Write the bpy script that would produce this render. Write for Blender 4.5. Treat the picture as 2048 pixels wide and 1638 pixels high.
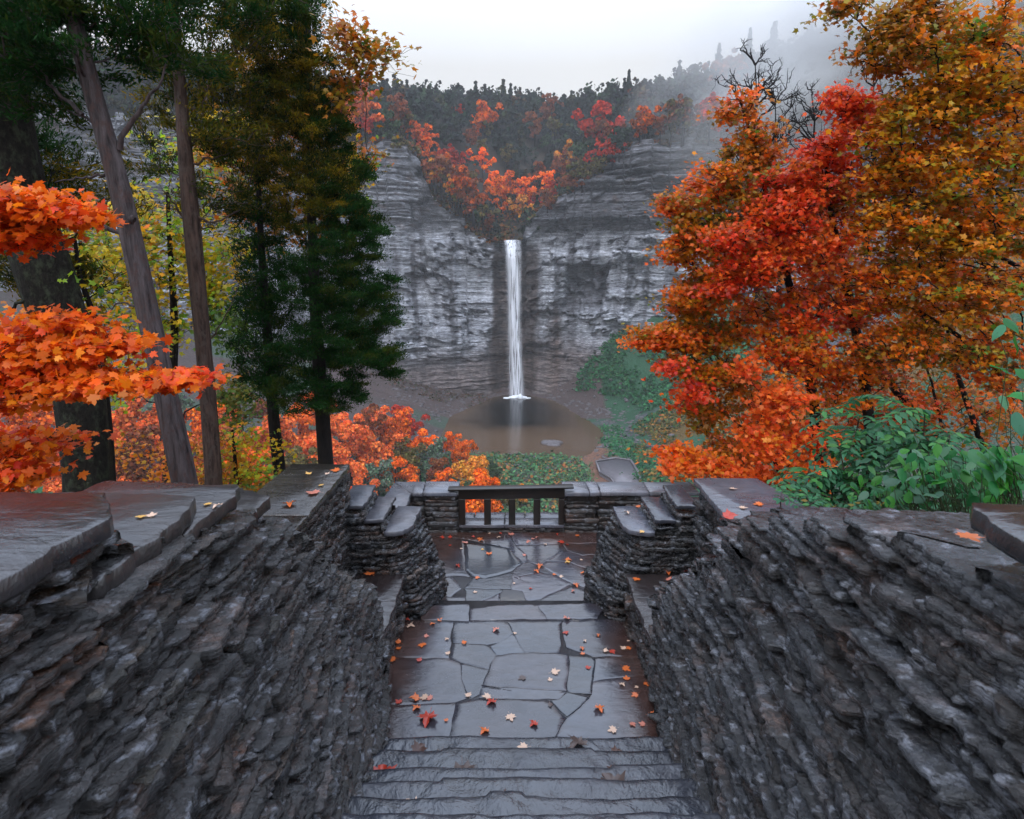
import bpy, math, random
import numpy as np
from mathutils import Vector
R = math.radians
SC = bpy.context.scene
for o in list(bpy.data.objects): bpy.data.objects.remove(o)
RNG = np.random.default_rng(11)
random.seed(5)

# ------------------------------------------------------------------ camera, world, sun, exposure
PITCH = math.atan2(259, 1200)            # camera looks about 12 degrees below the horizon
cam_d = bpy.data.cameras.new('camera'); cam = bpy.data.objects.new('camera', cam_d)
SC.collection.objects.link(cam); SC.camera = cam
cam.location = (0, 0, 0); cam.rotation_euler = (math.pi/2 - PITCH, 0, 0)
cam_d.sensor_width = 36; cam_d.lens = 1200/2048*36
cam_d.clip_start = .05; cam_d.clip_end = 4000
cam_d.dof.use_dof = True; cam_d.dof.focus_distance = 6.0; cam_d.dof.aperture_fstop = 7.0

SUN_EL, SUN_AZ = 52, 200
w = bpy.data.worlds.new('World'); SC.world = w; w.use_nodes = True
nt = w.node_tree; nt.nodes.clear()
sky = nt.nodes.new('ShaderNodeTexSky'); sky.sky_type = 'NISHITA'; sky.sun_disc = False
sky.sun_elevation = R(SUN_EL); sky.sun_rotation = R(SUN_AZ); sky.air_density = 1.0; sky.dust_density = 6.0
hs = nt.nodes.new('ShaderNodeHueSaturation'); hs.inputs['Saturation'].default_value = .28
mixw = nt.nodes.new('ShaderNodeMix'); mixw.data_type = 'RGBA'; mixw.inputs['Factor'].default_value = .8
tc = nt.nodes.new('ShaderNodeTexCoord'); cn = nt.nodes.new('ShaderNodeTexNoise')
cn.inputs['Scale'].default_value = 1.6; cn.inputs['Detail'].default_value = 4
cr = nt.nodes.new('ShaderNodeValToRGB')
cr.color_ramp.elements[0].position = .3; cr.color_ramp.elements[0].color = (.93, .94, .96, 1)
cr.color_ramp.elements[1].position = .75; cr.color_ramp.elements[1].color = (1.06, 1.06, 1.05, 1)
bg = nt.nodes.new('ShaderNodeBackground'); bg.inputs['Strength'].default_value = .12
wo = nt.nodes.new('ShaderNodeOutputWorld')
L = nt.links.new
L(sky.outputs[0], hs.inputs['Color']); L(hs.outputs[0], mixw.inputs[6])
L(tc.outputs['Generated'], cn.inputs['Vector']); L(cn.outputs['Fac'], cr.inputs['Fac'])
# an overcast sky is brightest overhead: pale at the horizon, brighter and bluer towards the zenith
sep = nt.nodes.new('ShaderNodeSeparateXYZ'); L(tc.outputs['Generated'], sep.inputs[0])
zr = nt.nodes.new('ShaderNodeValToRGB'); e_ = zr.color_ramp.elements
e_[0].position = .30; e_[0].color = (.325, .329, .338, 1); e_[1].position = .66; e_[1].color = (.74, .86, 1.08, 1)
L(sep.outputs[2], zr.inputs[0])
sc_ = nt.nodes.new('ShaderNodeMix'); sc_.data_type = 'RGBA'; sc_.blend_type = 'MULTIPLY'; sc_.inputs[0].default_value = 1
L(cr.outputs[0], sc_.inputs[6]); L(zr.outputs[0], sc_.inputs[7])
gn = nt.nodes.new('ShaderNodeVectorMath'); gn.operation = 'SCALE'; gn.inputs['Scale'].default_value = 25.0
L(sc_.outputs[2], gn.inputs[0]); L(gn.outputs[0], mixw.inputs[7])
L(mixw.outputs[2], bg.inputs['Color']); L(bg.outputs[0], wo.inputs['Surface'])

sd = bpy.data.lights.new('sun', 'SUN'); sd.energy = .8; sd.angle = R(25); sd.color = (1, .96, .9)
so = bpy.data.objects.new('sun', sd); SC.collection.objects.link(so)
az = R(SUN_AZ)
sdir = Vector((math.sin(az)*math.cos(R(SUN_EL)), math.cos(az)*math.cos(R(SUN_EL)), math.sin(R(SUN_EL))))
so.rotation_euler = (-sdir).to_track_quat('-Z', 'Y').to_euler()

SC.view_settings.view_transform = 'Standard'; SC.view_settings.look = 'None'
SC.view_settings.gamma = 1; SC.view_settings.use_curve_mapping = False
SC.view_settings.exposure = 0.0
SC.render.engine = 'CYCLES'
cy = SC.cycles
cy.use_denoising = True
cy.max_bounces = 6; cy.diffuse_bounces = 3; cy.glossy_bounces = 3; cy.transmission_bounces = 4
cy.transparent_max_bounces = 12; cy.volume_bounces = 1
cy.volume_step_rate = 1.0; cy.volume_max_steps = 96
cy.caustics_reflective = False; cy.caustics_refractive = False

# ------------------------------------------------------------------ helpers
SP, CP = math.sin(PITCH), math.cos(PITCH)
def ray(px, py):
    u = (819-py)/1200
    return ((px-1024)/1200, CP + u*SP, -SP + u*CP)
def at_y(px, py, Y):
    d = ray(px, py); t = Y/d[1]; return np.array([d[0]*t, Y, d[2]*t])
def at_z(px, py, Z):
    d = ray(px, py); t = Z/d[2]; return np.array([d[0]*t, d[1]*t, Z])

def _h(i, j, k, s):
    n = (i*374761393 + j*668265263 + k*2147483647*3 + s*974634777) & 0xffffffff
    n = ((n ^ (n >> 13)) * 1274126177) & 0xffffffff
    n = (n ^ (n >> 16)) & 0xffffffff
    return n/4294967295.0
def vnoise(x, y, z=0., seed=0):
    """smooth value noise in -1..1"""
    x, y, z = np.broadcast_arrays(np.asarray(x, float), np.asarray(y, float), np.asarray(z, float))
    i = np.floor(x).astype(np.int64); j = np.floor(y).astype(np.int64); k = np.floor(z).astype(np.int64)
    fx, fy, fz = x-i, y-j, z-k
    fx = fx*fx*(3-2*fx); fy = fy*fy*(3-2*fy); fz = fz*fz*(3-2*fz)
    r = 0
    for a in (0, 1):
        for b in (0, 1):
            for c in (0, 1):
                r = r + _h(i+a, j+b, k+c, seed)*(fx if a else 1-fx)*(fy if b else 1-fy)*(fz if c else 1-fz)
    return r*2-1
def fbm(x, y, z=0., o=4, seed=0):
    r = 0; a = 1; t = 0
    for q in range(o):
        r = r + a*vnoise(x*2**q+q*7.3, np.asarray(y)*2**q+q*3.1, np.asarray(z)*2**q, seed+q); t += a; a *= .5
    return r/t

def mk(name, V, FS, mat=None, parent=None, cols=None, smooth=False, loc=None):
    """one mesh object from vertices V and a list of face arrays (each n x k) or python lists"""
    V = np.asarray(V, float)
    me = bpy.data.meshes.new(name)
    loops, starts, tot = [], [], 0
    for F in FS:
        if isinstance(F, np.ndarray):
            if len(F) == 0: continue
            n, k = F.shape
            loops.append(F.ravel()); starts.append(tot + np.arange(n)*k); tot += n*k
        else:
            for f in F:
                loops.append(np.asarray(f)); starts.append(np.array([tot])); tot += len(f)
    loops = np.concatenate(loops).astype(np.int32); starts = np.concatenate(starts).astype(np.int32)
    me.vertices.add(len(V)); me.vertices.foreach_set('co', V.astype(np.float32).ravel())
    me.loops.add(len(loops)); me.loops.foreach_set('vertex_index', loops)
    me.polygons.add(len(starts)); me.polygons.foreach_set('loop_start', starts)
    if cols is not None:
        cols = np.asarray(cols, float)
        if cols.shape[1] == 3: cols = np.hstack([cols, np.ones((len(cols), 1))])
        at = me.color_attributes.new('Col', 'FLOAT_COLOR', 'POINT')
        at.data.foreach_set('color', cols.astype(np.float32).ravel())
    me.update(calc_edges=True); me.validate()
    if smooth: me.shade_smooth()
    if mat: me.materials.append(mat)
    o = bpy.data.objects.new(name, me); SC.collection.objects.link(o)
    if parent is not None: o.parent = parent
    return o
def tag(o, label, cat, group=None, kind=None):
    if label: o['label'] = label
    if cat: o['category'] = cat
    if group: o['group'] = group
    if kind: o['kind'] = kind
    return o
def empty(name, loc, label, cat, group=None):
    o = bpy.data.objects.new(name, None); SC.collection.objects.link(o)
    o.location = loc; o.empty_display_size = .2
    return tag(o, label, cat, group)
def local(o, parent):
    """geometry was written in world coordinates: shift it under its parent"""
    me = o.data; off = np.array(parent.location)
    n = len(me.vertices); c = np.empty(n*3, np.float32); me.vertices.foreach_get('co', c)
    c = c.reshape(-1, 3) - off; me.vertices.foreach_set('co', c.ravel().astype(np.float32)); me.update()
    o.parent = parent; return o
def copy_tree(root, loc, rz=0, sc=(1, 1, 1), color=None):
    r = root.copy(); SC.collection.objects.link(r); r.location = loc; r.rotation_euler = (0, 0, rz); r.scale = sc
    for ch in list(root.children):
        c = ch.copy(); SC.collection.objects.link(c); c.parent = r
        if color is not None and ch.name.startswith('crown'): c.color = (*color, 1)
    return r

class M:
    """small node-material builder"""
    def __init__(s, name):
        s.m = bpy.data.materials.new(name); s.m.use_nodes = True; s.n = s.m.node_tree.nodes
        s.b = s.n['Principled BSDF']; s.L = s.m.node_tree.links.new
    def tex(s, kind='Object', scale=(1, 1, 1)):
        t = s.n.new('ShaderNodeTexCoord'); mp = s.n.new('ShaderNodeMapping'); mp.inputs['Scale'].default_value = scale
        s.L(t.outputs[kind], mp.inputs[0]); return mp.outputs[0]
    def pos(s, scale=(1, 1, 1)):
        t = s.n.new('ShaderNodeNewGeometry'); mp = s.n.new('ShaderNodeMapping'); mp.inputs['Scale'].default_value = scale
        s.L(t.outputs['Position'], mp.inputs[0]); return mp.outputs[0]
    def noise(s, v, scale=5, detail=4, rough=.55, dist=0):
        t = s.n.new('ShaderNodeTexNoise'); t.inputs['Scale'].default_value = scale; t.inputs['Detail'].default_value = detail
        t.inputs['Roughness'].default_value = rough; t.inputs['Distortion'].default_value = dist
        s.L(v, t.inputs['Vector']); return t.outputs['Fac']
    def vor(s, v, scale=5, feature='F1', rand=1):
        t = s.n.new('ShaderNodeTexVoronoi'); t.inputs['Scale'].default_value = scale; t.feature = feature
        t.inputs['Randomness'].default_value = rand
        s.L(v, t.inputs['Vector']); return t.outputs['Distance']
    def ramp(s, f, stops):
        t = s.n.new('ShaderNodeValToRGB'); e = t.color_ramp.elements
        while len(e) < len(stops): e.new(.5)
        for a, (p, c) in zip(e, stops):
            a.position = p; a.color = (*c, 1) if isinstance(c, tuple) else (c, c, c, 1)
        s.L(f, t.inputs[0]); return t.outputs[0]
    def mix(s, f, a, b, mode='MIX'):
        t = s.n.new('ShaderNodeMix'); t.data_type = 'RGBA'; t.blend_type = mode
        for i, q in ((0, f), (6, a), (7, b)):
            if isinstance(q, (int, float)): t.inputs[i].default_value = q
            elif isinstance(q, tuple): t.inputs[i].default_value = (*q, 1)
            else: s.L(q, t.inputs[i])
        return t.outputs[2]
    def math(s, op, a, b=0.):
        t = s.n.new('ShaderNodeMath'); t.operation = op
        for i, q in ((0, a), (1, b)):
            if isinstance(q, (int, float)): t.inputs[i].default_value = q
            else: s.L(q, t.inputs[i])
        return t.outputs[0]
    def attr(s, name='Col'):
        t = s.n.new('ShaderNodeAttribute'); t.attribute_name = name; return t.outputs['Color']
    def bump(s, h, strength=.5, dist=.02, prev=None):
        t = s.n.new('ShaderNodeBump'); t.inputs['Strength'].default_value = strength; t.inputs['Distance'].default_value = dist
        s.L(h, t.inputs['Height'])
        if prev is not None: s.L(prev, t.inputs['Normal'])
        s.L(t.outputs[0], s.b.inputs['Normal']); return t.outputs[0]
    def set(s, **k):
        for a, v in k.items():
            i = s.b.inputs[a.replace('_', ' ')]
            if isinstance(v, (int, float)): i.default_value = v
            elif isinstance(v, tuple): i.default_value = (*v, 1)
            else: s.L(v, i)
        return s
MAT = {}
# stacked ledge stone, wet
def mat_stone(name, tint, rough=(.3, .6), bump=.5, zs=7.):
    q = M(name); v = q.pos((1, 1, zs)); v1 = q.pos()
    n1 = q.noise(v, 9, 8, .72); n2 = q.noise(v1, 4.2, 5); n3 = q.noise(v, 26, 5, .65); n4 = q.noise(v1, 17, 5, .6)
    c = q.mix(q.ramp(n1, [(.35, .38), (.6, 1.25)]), (0, 0, 0), q.attr(), 'MIX')
    c = q.mix(1., q.attr(), q.ramp(n1, [(.38, .1), (.52, .75), (.68, 2.3)]), 'MULTIPLY')
    c = q.mix(q.ramp(n2, [(.48, 0.), (.66, .8)]), c, q.mix(1., c, tint, 'MULTIPLY'))
    c = q.mix(q.ramp(n4, [(.55, 0.), (.66, .75)]), c, (.24, .25, .285)); c = q.mix(q.ramp(n3, [(.36, .95), (.52, 0.)]), c, (.005, .004, .0035))  # pale patches: mineral spots plus wet highlights painted into the colour
    q.set(Base_Color=c, Roughness=q.ramp(n3, [(.35, rough[0]), (.65, rough[1])]), Specular_IOR_Level=1.)
    b1 = q.bump(n1, bump, .02); b1 = q.bump(q.noise(q.pos((1, 1, 3)), 34, 5, .7), bump*1.3, .012, b1); q.bump(q.noise(v1, 120, 3), bump*.8, .003, b1)
    return q.m
MAT['ledge'] = mat_stone('wet_ledge_stone', (1.7, .8, .4), (.09, .36), .8)
MAT['pier'] = mat_stone('brown_ledge_stone', (1.5, .75, .4), (.35, .65), .6)
# wet flat slate: floor and cap stones
def mat_slate(name, base, base2, rl=.06, rh=.32, bump=.16, scale=1.0, st=2.2):
    q = M(name); v1 = q.pos((scale, scale, scale)); v = q.pos((1.0*scale, st*scale, 1*scale))
    n1 = q.noise(v1, 2.3, 5, .6, .6); n2 = q.noise(v, 7, 6, .6, .4); n3 = q.noise(v1, 45, 3); n4 = q.noise(v1, 1.1, 3)
    c = q.mix(q.ramp(n1, [(.35, 0.), (.7, 1.)]), base, base2)
    c = q.mix(q.ramp(n2, [(.3, .5), (.7, 0.)]), c, (.012, .01, .009))
    c = q.mix(1., c, q.attr(), 'MULTIPLY')
    r = q.math('ADD', q.ramp(n4, [(.4, rl), (.62, rh)]), q.ramp(n3, [(.3, 0.), (.8, .12)]))
    q.set(Base_Color=c, Roughness=r, Specular_IOR_Level=1.0)
    b = q.bump(n2, bump, .03); q.bump(n3, bump*.6, .004, b)
    return q.m
MAT['floor'] = mat_slate('wet_flagstone', (.05, .057, .075), (.085, .082, .095), .035, .2, .13)
MAT['step'] = mat_slate('wet_step_stone', (.038, .043, .057), (.07, .073, .09), .08, .32, .8, 1., .8)
MAT['cap'] = mat_slate('wet_cap_stone', (.045, .048, .056), (.065, .06, .06), .1, .36, .5)
q = M('packed_earth_joint'); q.set(Base_Color=(.05, .047, .05), Roughness=.22, Specular_IOR_Level=.6)
q.bump(q.noise(q.pos(), 30, 4), .4, .01); MAT['joint'] = q.m
q = M('dark_timber'); n = q.noise(q.pos((1, 1, 1)), 12, 4)
q.set(Base_Color=q.ramp(n, [(.3, (.008, .006, .005)), (.8, (.022, .015, .011))]), Roughness=.35, Specular_IOR_Level=.6)
q.bump(q.noise(q.pos((1, 8, 8)), 9, 3), .25, .005); MAT['timber'] = q.m
def mat_leaf(name, trans=.35, rough=.38, obcol=False, spec=.5):
    q = M(name); c = q.attr()
    if obcol:
        oi = q.n.new('ShaderNodeObjectInfo'); c = q.mix(1., c, oi.outputs['Color'], 'MULTIPLY')
    q.set(Base_Color=c, Roughness=rough, Specular_IOR_Level=spec)
    tr = q.n.new('ShaderNodeBsdfTranslucent'); q.L(c, tr.inputs[0])
    ms = q.n.new('ShaderNodeMixShader'); ms.inputs[0].default_value = trans
    out = q.n['Material Output']
    q.L(q.b.outputs[0], ms.inputs[1]); q.L(tr.outputs[0], ms.inputs[2]); q.L(ms.outputs[0], out.inputs['Surface'])
    return q.m
MAT['leaf'] = mat_leaf('leaf', .5, .4, spec=.35); MAT['needle'] = mat_leaf('cedar_spray', .3, .7, spec=.06)
MAT['farleaf'] = mat_leaf('far_leaf', .2, .7, True, .2)
MAT['wetleaf'] = mat_leaf('fallen_leaf', .1, .3, True)
def mat_bark(name, a, b, c, zs=.12, sc=22, bump=1.):
    q = M(name); v = q.pos((1, 1, zs)); n = q.noise(v, sc, 8, .68, .3); n2 = q.noise(q.pos((1, 1, .6)), 13, 6, .7)
    col = q.mix(q.ramp(n2, [(.5, 0.), (.62, .8)]), q.ramp(n, [(.32, a), (.62, b)]), c)
    q.set(Base_Color=col, Roughness=.7, Specular_IOR_Level=.15); q.bump(n, bump, .04); return q.m
MAT['bark_grey'] = mat_bark('grey_cedar_bark', (.018, .014, .014), (.12, .098, .1), (.085, .05, .045))
MAT['bark_brown'] = mat_bark('brown_bark', (.02, .013, .01), (.12, .075, .06), (.1, .075, .065), .15)
MAT['bark_dark'] = mat_bark('dark_bark', (.006, .005, .005), (.022, .018, .017), (.02, .015, .013), .3)
MAT['bark_lichen'] = mat_bark('lichened_bark', (.006, .005, .004), (.022, .018, .014), (.05, .06, .035), .6, 34)
# ------------------------------------------------------------------ far land: gorge floor, cliff, plateau
CX = np.array([-330, -260, -200, -130, -60, -15, 0, 12, 50, 90, 140, 200, 260.])
CYv = np.array([60, 120, 165, 215, 248, 260, 262, 261, 250, 234, 205, 160, 110.])
def y_c(x):
    return sum(np.interp(x+d, CX, CYv) for d in (-18, -9, 0, 9, 18))/5
TX = np.array([-330, -120, -62, -50, -42, -38, -33, -19, -9, 4.2, 6, 19.2, 34.8, 43, 80, 130, 200, 260])
TZ = np.array([52, 54, 52, 53, 52.5, 49, 36, 22.5, 15.4, 15.4, 24, 32, 44, 51.5, 50, 58, 70, 74.])
def z_rim(x): return np.interp(x, TX, TZ)
FLOOR = -47.6
POOL = [(1035,789),(1008,790),(985,795),(962,806),(940,815),(915,826),(892,838),(878,850),(870,862),(880,878),(905,892),(935,905),(965,910),
        (1010,908),(1060,910),(1110,911),(1140,916),(1168,914),(1186,903),(1200,885),(1210,868),(1200,855),(1180,843),(1160,832),(1140,820),(1118,806),(1090,797),(1060,791)]
POOLP = np.array([at_z(px, py, FLOOR+.07) for px, py in POOL])
def inside(x, y, P):
    r = np.zeros(np.shape(x), bool); n = len(P)
    for i in range(n):
        x1, y1 = P[i][:2]; x2, y2 = P[(i+1) % n][:2]
        c = ((y1 > y) != (y2 > y)) & (x < (x2-x1)*(y-y1)/(y2-y1+1e-12)+x1); r ^= c
    return r
TLX = np.array([-300, -200, -90, -60, -35, -18, 0, 10, 22, 34, 44, 60, 100, 200])
TLZ = np.array([46, 44, 26, 13, 9, 6, .5, 2, 8, 20, 27, 34, 44, 60.])
def ground(x, y):
    near = np.interp(y, [-30, 0, 5, 7.6, 12, 30, 75, 112, 124], [1.0, -1.7, -2.5, -3.4, -6.5, -17, -38, -47, FLOOR-.2])
    g = np.maximum(near, FLOOR)
    bankR = FLOOR + np.clip((x-(33+(y-160)*.16))*.62, 0, 60)*np.clip((y-60)/50, 0, 1)
    bankL = FLOOR + np.clip((-x-22)*.33, 0, 45)*np.clip((y-30)/60, 0, 1)
    g = np.maximum(g, np.maximum(bankR, bankL))
    dc = y_c(x)-y
    tal = FLOOR + np.clip(np.interp(x, TLX, TLZ) - .72*np.clip(dc-1, 0, 999), 0, 99)
    g = np.maximum(g, tal)
    wet = inside(x, y, POOLP)
    nz = fbm(x/9, y/9, 0, 4, 3)*1.4*np.clip((y-14)/40, 0, 1)*np.clip((g-FLOOR)/5+.15, 0, 1)
    g = g + np.where(wet, 0, nz)
    tr = np.clip((1.62-np.abs(x))/.25, 0, 1)*np.clip((7.7-y)/.3, 0, 1)
    g = g*(1-tr) + np.minimum(g, -3.75)*tr
    tr = np.clip((2.4-np.abs(x-.2))/.3, 0, 1)*np.clip((7.9-y)/.3, 0, 1)*np.clip((y-5.)/.3, 0, 1)
    return g*(1-tr) + np.minimum(g, -3.75)*tr
nx, ny = 330, 330
gx = np.sinh(np.linspace(-1, 1, nx)*4.9)/np.sinh(4.9)*330
gy = -25 + np.concatenate([np.linspace(0, 35, 110), 35+np.linspace(0, 1, ny-110)[1:]**1.3*300, [336]])
GX, GY = np.meshgrid(gx, gy); yc = y_c(GX)
GY = np.minimum(GY, yc+2)
GZ = ground(GX, GY)
def grid_faces(r, c):
    i = np.arange(r-1)[:, None]*c + np.arange(c-1)[None]
    return np.stack([i, i+1, i+c+1, i+c], -1).reshape(-1, 4)
gm = M('gorge_ground'); v = gm.pos(); n1 = gm.noise(v, .35, 6, .6); n2 = gm.noise(v, 2.2, 5, .65)
gm.set(Base_Color=gm.mix(1., gm.attr(), gm.ramp(n2, [(.3, .45), (.7, 1.5)]), 'MULTIPLY'), Roughness=.8, Specular_IOR_Level=.3)
gm.bump(n2, .8, .5)
gr = np.array([.05, .075, .05]); br = np.array([.075, .055, .05]); gy_ = np.array([.085, .083, .09]); og = np.array([.12, .075, .02])
X, Y, Z = GX.ravel(), GY.ravel(), GZ.ravel()
nn = fbm(X/14, Y/14, 0, 4, 9)
def sm(a, b, t): t = np.clip((t-a)/(b-a), 0, 1); return t*t*(3-2*t)
col = br*(1-sm(-.1, .25, nn))[:, None] + gr*sm(-.1, .25, nn)[:, None]
mR = (X > 26) & (Y > 100)
tg = sm(-.45, -.1, nn + .1)[:, None]
col = np.where(mR[:, None], np.array([.025, .085, .04])*tg + gy_*(1-tg), col)
ms = (np.abs(X-24-(Y-150)*-.05) < 5+2*nn) & (Y > 100) & (Y < 172)
col = np.where(ms[:, None], np.array([.17, .085, .055]), col)
ring = (X < 36) & (X > -70) & (Y > 205) & (Z < -30)
col = np.where(ring[:, None], np.array([.085, .06, .055]), col)
mB = (X > 40) & (Y > 108) & (Y < 185) & (nn > .0)
col = np.where(mB[:, None], og, col)
o = mk('ground', np.stack([X, Y, Z], 1), [grid_faces(len(gy), nx)], gm.m, cols=col, smooth=True); o['kind'] = 'structure'

# pool
NP = len(POOLP); pts = []
for i in range(NP):
    a, b = POOLP[i], POOLP[(i+1) % NP]
    for t in np.arange(0, 1, .12):
        p = a*(1-t)+b*t; d = .8*vnoise(p[0]*.6, p[1]*.6, 0, 4); pts.append(p + np.array([d, d*.7, 0]))
pts = np.array(pts); ce = pts.mean(0)
rings = [ce + (pts-ce)*k for k in np.linspace(1, .04, 14)]
V = np.vstack(rings); n = len(pts); F = []
for r in range(13):
    i = np.arange(n); F.append(np.stack([r*n+i, r*n+(i+1) % n, (r+1)*n+(i+1) % n, (r+1)*n+i], 1))
q = M('pool_water'); 
deep_refl = np.exp(-(((V[:, 0]-3)/21)**2 + np.clip((V[:, 1]-201)/13, -9, .0)**2*1.2))  # dark middle: deep water plus reflected dark rock painted into the colour
edge = np.repeat(np.linspace(0, 1, 14), n)
dp = sm(.0, 1., deep_refl + .22*fbm(V[:, 0]/8, V[:, 1]/8, 0, 3, 5))*sm(-.15, .3, edge)
pc = np.array([.095, .058, .034])*(1-dp)[:, None] + np.array([.004, .0045, .004])*dp[:, None]
q.set(Base_Color=q.attr(), Roughness=.14, Specular_IOR_Level=.14); q.bump(q.noise(q.pos((1, .5, 1)), 1.2, 4), .12, .1)
o = mk('pool_water', V, F + [[list(range(13*n, 14*n))]], q.m, cols=pc); o['kind'] = 'structure'
def lump(name, c, r, mat, col, seed=0, flat=.5, nr=10, ns=16):
    th = np.linspace(0, math.pi, nr)[:, None]; ph = np.linspace(0, 2*math.pi, ns, endpoint=False)[None]
    x, y, z = np.sin(th)*np.cos(ph), np.sin(th)*np.sin(ph), np.cos(th)*np.ones_like(ph)
    d = 1+.35*fbm(x*1.5+seed, y*1.5, z*1.5, 3, seed)
    V = np.stack([x*d*r[0]+c[0], y*d*r[1]+c[1], z*d*r[2]+c[2]], -1).reshape(-1, 3)
    i = np.arange(nr-1)[:, None]*ns; j = np.arange(ns)[None]
    F = np.stack([i+j, i+(j+1) % ns, i+ns+(j+1) % ns, i+ns+j], -1).reshape(-1, 4)
    return mk(name, V, [F], mat, cols=np.tile(col, (len(V), 1)))

# cliff
ncx = 860
cxs = np.linspace(-300, 230, ncx); nr = 430
rim = z_rim(cxs) + (2.2*fbm(cxs/7, 0*cxs, 0, 4, 21) + 1.2*np.sign(vnoise(cxs/3.5, 0*cxs, 0, 23)))*np.clip((np.abs(cxs+1)-8)/8, 0, 1)
tt = np.linspace(0, 1, nr)[:, None]
Zc = (FLOOR-2)*(1-tt) + rim[None]*tt; Xc = np.broadcast_to(cxs[None], Zc.shape).copy()
ycb = y_c(cxs); tanx = np.gradient(cxs); tany = np.gradient(ycb); ln = np.hypot(tanx, tany); nX, nY = tany/ln, -tanx/ln
zw = Zc + 1.6*fbm(Xc/45, Zc*0, 0, 3, 31) + .9*fbm(Xc/9, Zc/9, 0, 3, 33)
def strata(z, th, seed):            # piecewise ledges with rounded noses
    k = np.floor(z/th); f = z/th-k
    a = _h(k.astype(np.int64), np.int64(3), np.int64(5), seed); b = _h(k.astype(np.int64)+1, np.int64(3), np.int64(5), seed)
    return (a + (b-a)*sm(.82, 1., f))*2-1
D = 6.5*fbm(Xc/46, Zc/70, 0, 3, 41) + 3.2*fbm(Xc/13, Zc/16, 0, 4, 43)
up = sm(17, 27, zw); 
lat = np.clip(.5+1.1*fbm(Xc/11, Zc/5, 0, 4, 47), .05, 1.3)
sd_ = .4+.6*sm(-6, 6, Xc); D += strata(zw, 3.1, 1)*(.35+.9*up*sd_)*lat + strata(zw+.3*fbm(Xc/6, Zc, 0, 2, 7), 1.15, 2)*(.22+.8*up*sd_)*(.3+lat) + strata(zw, .55, 3)*(.16+.4*up)
fl = 1-np.abs(fbm(Xc/5.5, Zc/42, 0, 3, 51)); mid = sm(-34, -22, zw)*(1-sm(14, 20, zw))
D += mid*2.4*(fl-.75)
# blocky spalls: sheet-like slabs with sharp lower edges
sp = fbm(Xc/9+.3*strata(zw, 2.3, 9), Zc/12, 0, 4, 55); sp2 = fbm(Xc/16+.4*strata(zw, 4.3, 19), Zc/9, 0, 4, 59); D += 2.2*sm(.02, .05, sp)*mid + 1.6*sm(.25, .28, sp)*mid + 2.6*sm(-.05, -.02, sp2)*sm(-36, -28, zw)
D += .5*fbm(Xc/1.6, Zc/.9, 0, 3, 57)
def bell(x, c, w_): return np.exp(-((x-c)/w_)**2)
D -= 5*sm(1, .35, np.abs(Xc-1)/11)*(1-sm(12.5, 15.2, Zc))                                            # the chute behind the fall
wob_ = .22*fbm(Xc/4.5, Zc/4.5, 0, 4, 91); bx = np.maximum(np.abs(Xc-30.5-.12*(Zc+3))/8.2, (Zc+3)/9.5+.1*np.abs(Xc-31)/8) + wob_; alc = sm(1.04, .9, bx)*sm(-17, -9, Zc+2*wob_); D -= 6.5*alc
arch2 = np.hypot((Xc-36)/26, (Zc-17)/7.5)+wob_; D -= 2.2*sm(1.03, .97, arch2)*sm(9, 12, Zc)
D += 2.4*sm(21.5, 23, zw)*(1-sm(23.5, 30, zw))*sm(8, 16, Xc)
low = np.clip(-24+6*fbm(Xc/18, 0*Xc, 0, 3, 61)-Zc, 0, 99); D += low*.28*(1-.5*bell(Xc, 1, 9))
D -= np.clip(Zc-(rim[None]-4), 0, 9)*.55
Xd = Xc + D*nX[None]; Yd = ycb[None] + D*nY[None]
big = fbm(Xc/26, Zc/30, 0, 4, 63); st = fbm(Xc/3.2, Zc/38, 0, 4, 65)
base = np.array([.36, .37, .41]); dk = np.array([.075, .072, .082]); bw = np.array([.125, .088, .075]); wh = np.array([.45, .46, .5])
def lerp(a, b, t): return a*(1-t[..., None]) + b*t[..., None]
C = lerp(np.broadcast_to(base, Zc.shape+(3,)), dk, sm(16, 24, zw)*.6*sd_)
C = lerp(C, dk, sm(.02, .35, st)*.75*mid)
C = lerp(C, wh, sm(.05, .4, -st+.3*big)*.7*mid)
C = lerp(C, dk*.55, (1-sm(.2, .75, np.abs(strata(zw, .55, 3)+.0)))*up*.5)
C = lerp(C, bw, sm(-21, -36, Zc+8*big)*.85)
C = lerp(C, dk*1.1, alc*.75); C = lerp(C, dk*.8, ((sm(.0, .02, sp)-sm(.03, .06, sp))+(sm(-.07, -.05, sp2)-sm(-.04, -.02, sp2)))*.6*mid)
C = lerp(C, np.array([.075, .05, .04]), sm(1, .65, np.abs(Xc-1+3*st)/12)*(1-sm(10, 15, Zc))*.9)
C = lerp(C, np.array([.12, .08, .065]), bell(Xc, 19+2*st, 3.2)*sm(-6, -18, Zc)*.8)
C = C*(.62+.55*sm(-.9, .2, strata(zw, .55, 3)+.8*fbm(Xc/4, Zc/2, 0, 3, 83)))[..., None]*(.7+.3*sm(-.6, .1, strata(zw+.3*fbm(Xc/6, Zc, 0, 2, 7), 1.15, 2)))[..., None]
C = lerp(C, np.array([.16, .08, .05]), sm(.3, .6, fbm(Xc/6, Zc/2.5, 0, 3, 71))*up*.5)
cm = M('shale_cliff'); v = cm.pos((1, 1, 6)); n1 = cm.noise(v, .35, 8, .68, .2); n2 = cm.noise(cm.pos((1, 1, .25)), .5, 6, .6)
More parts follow.
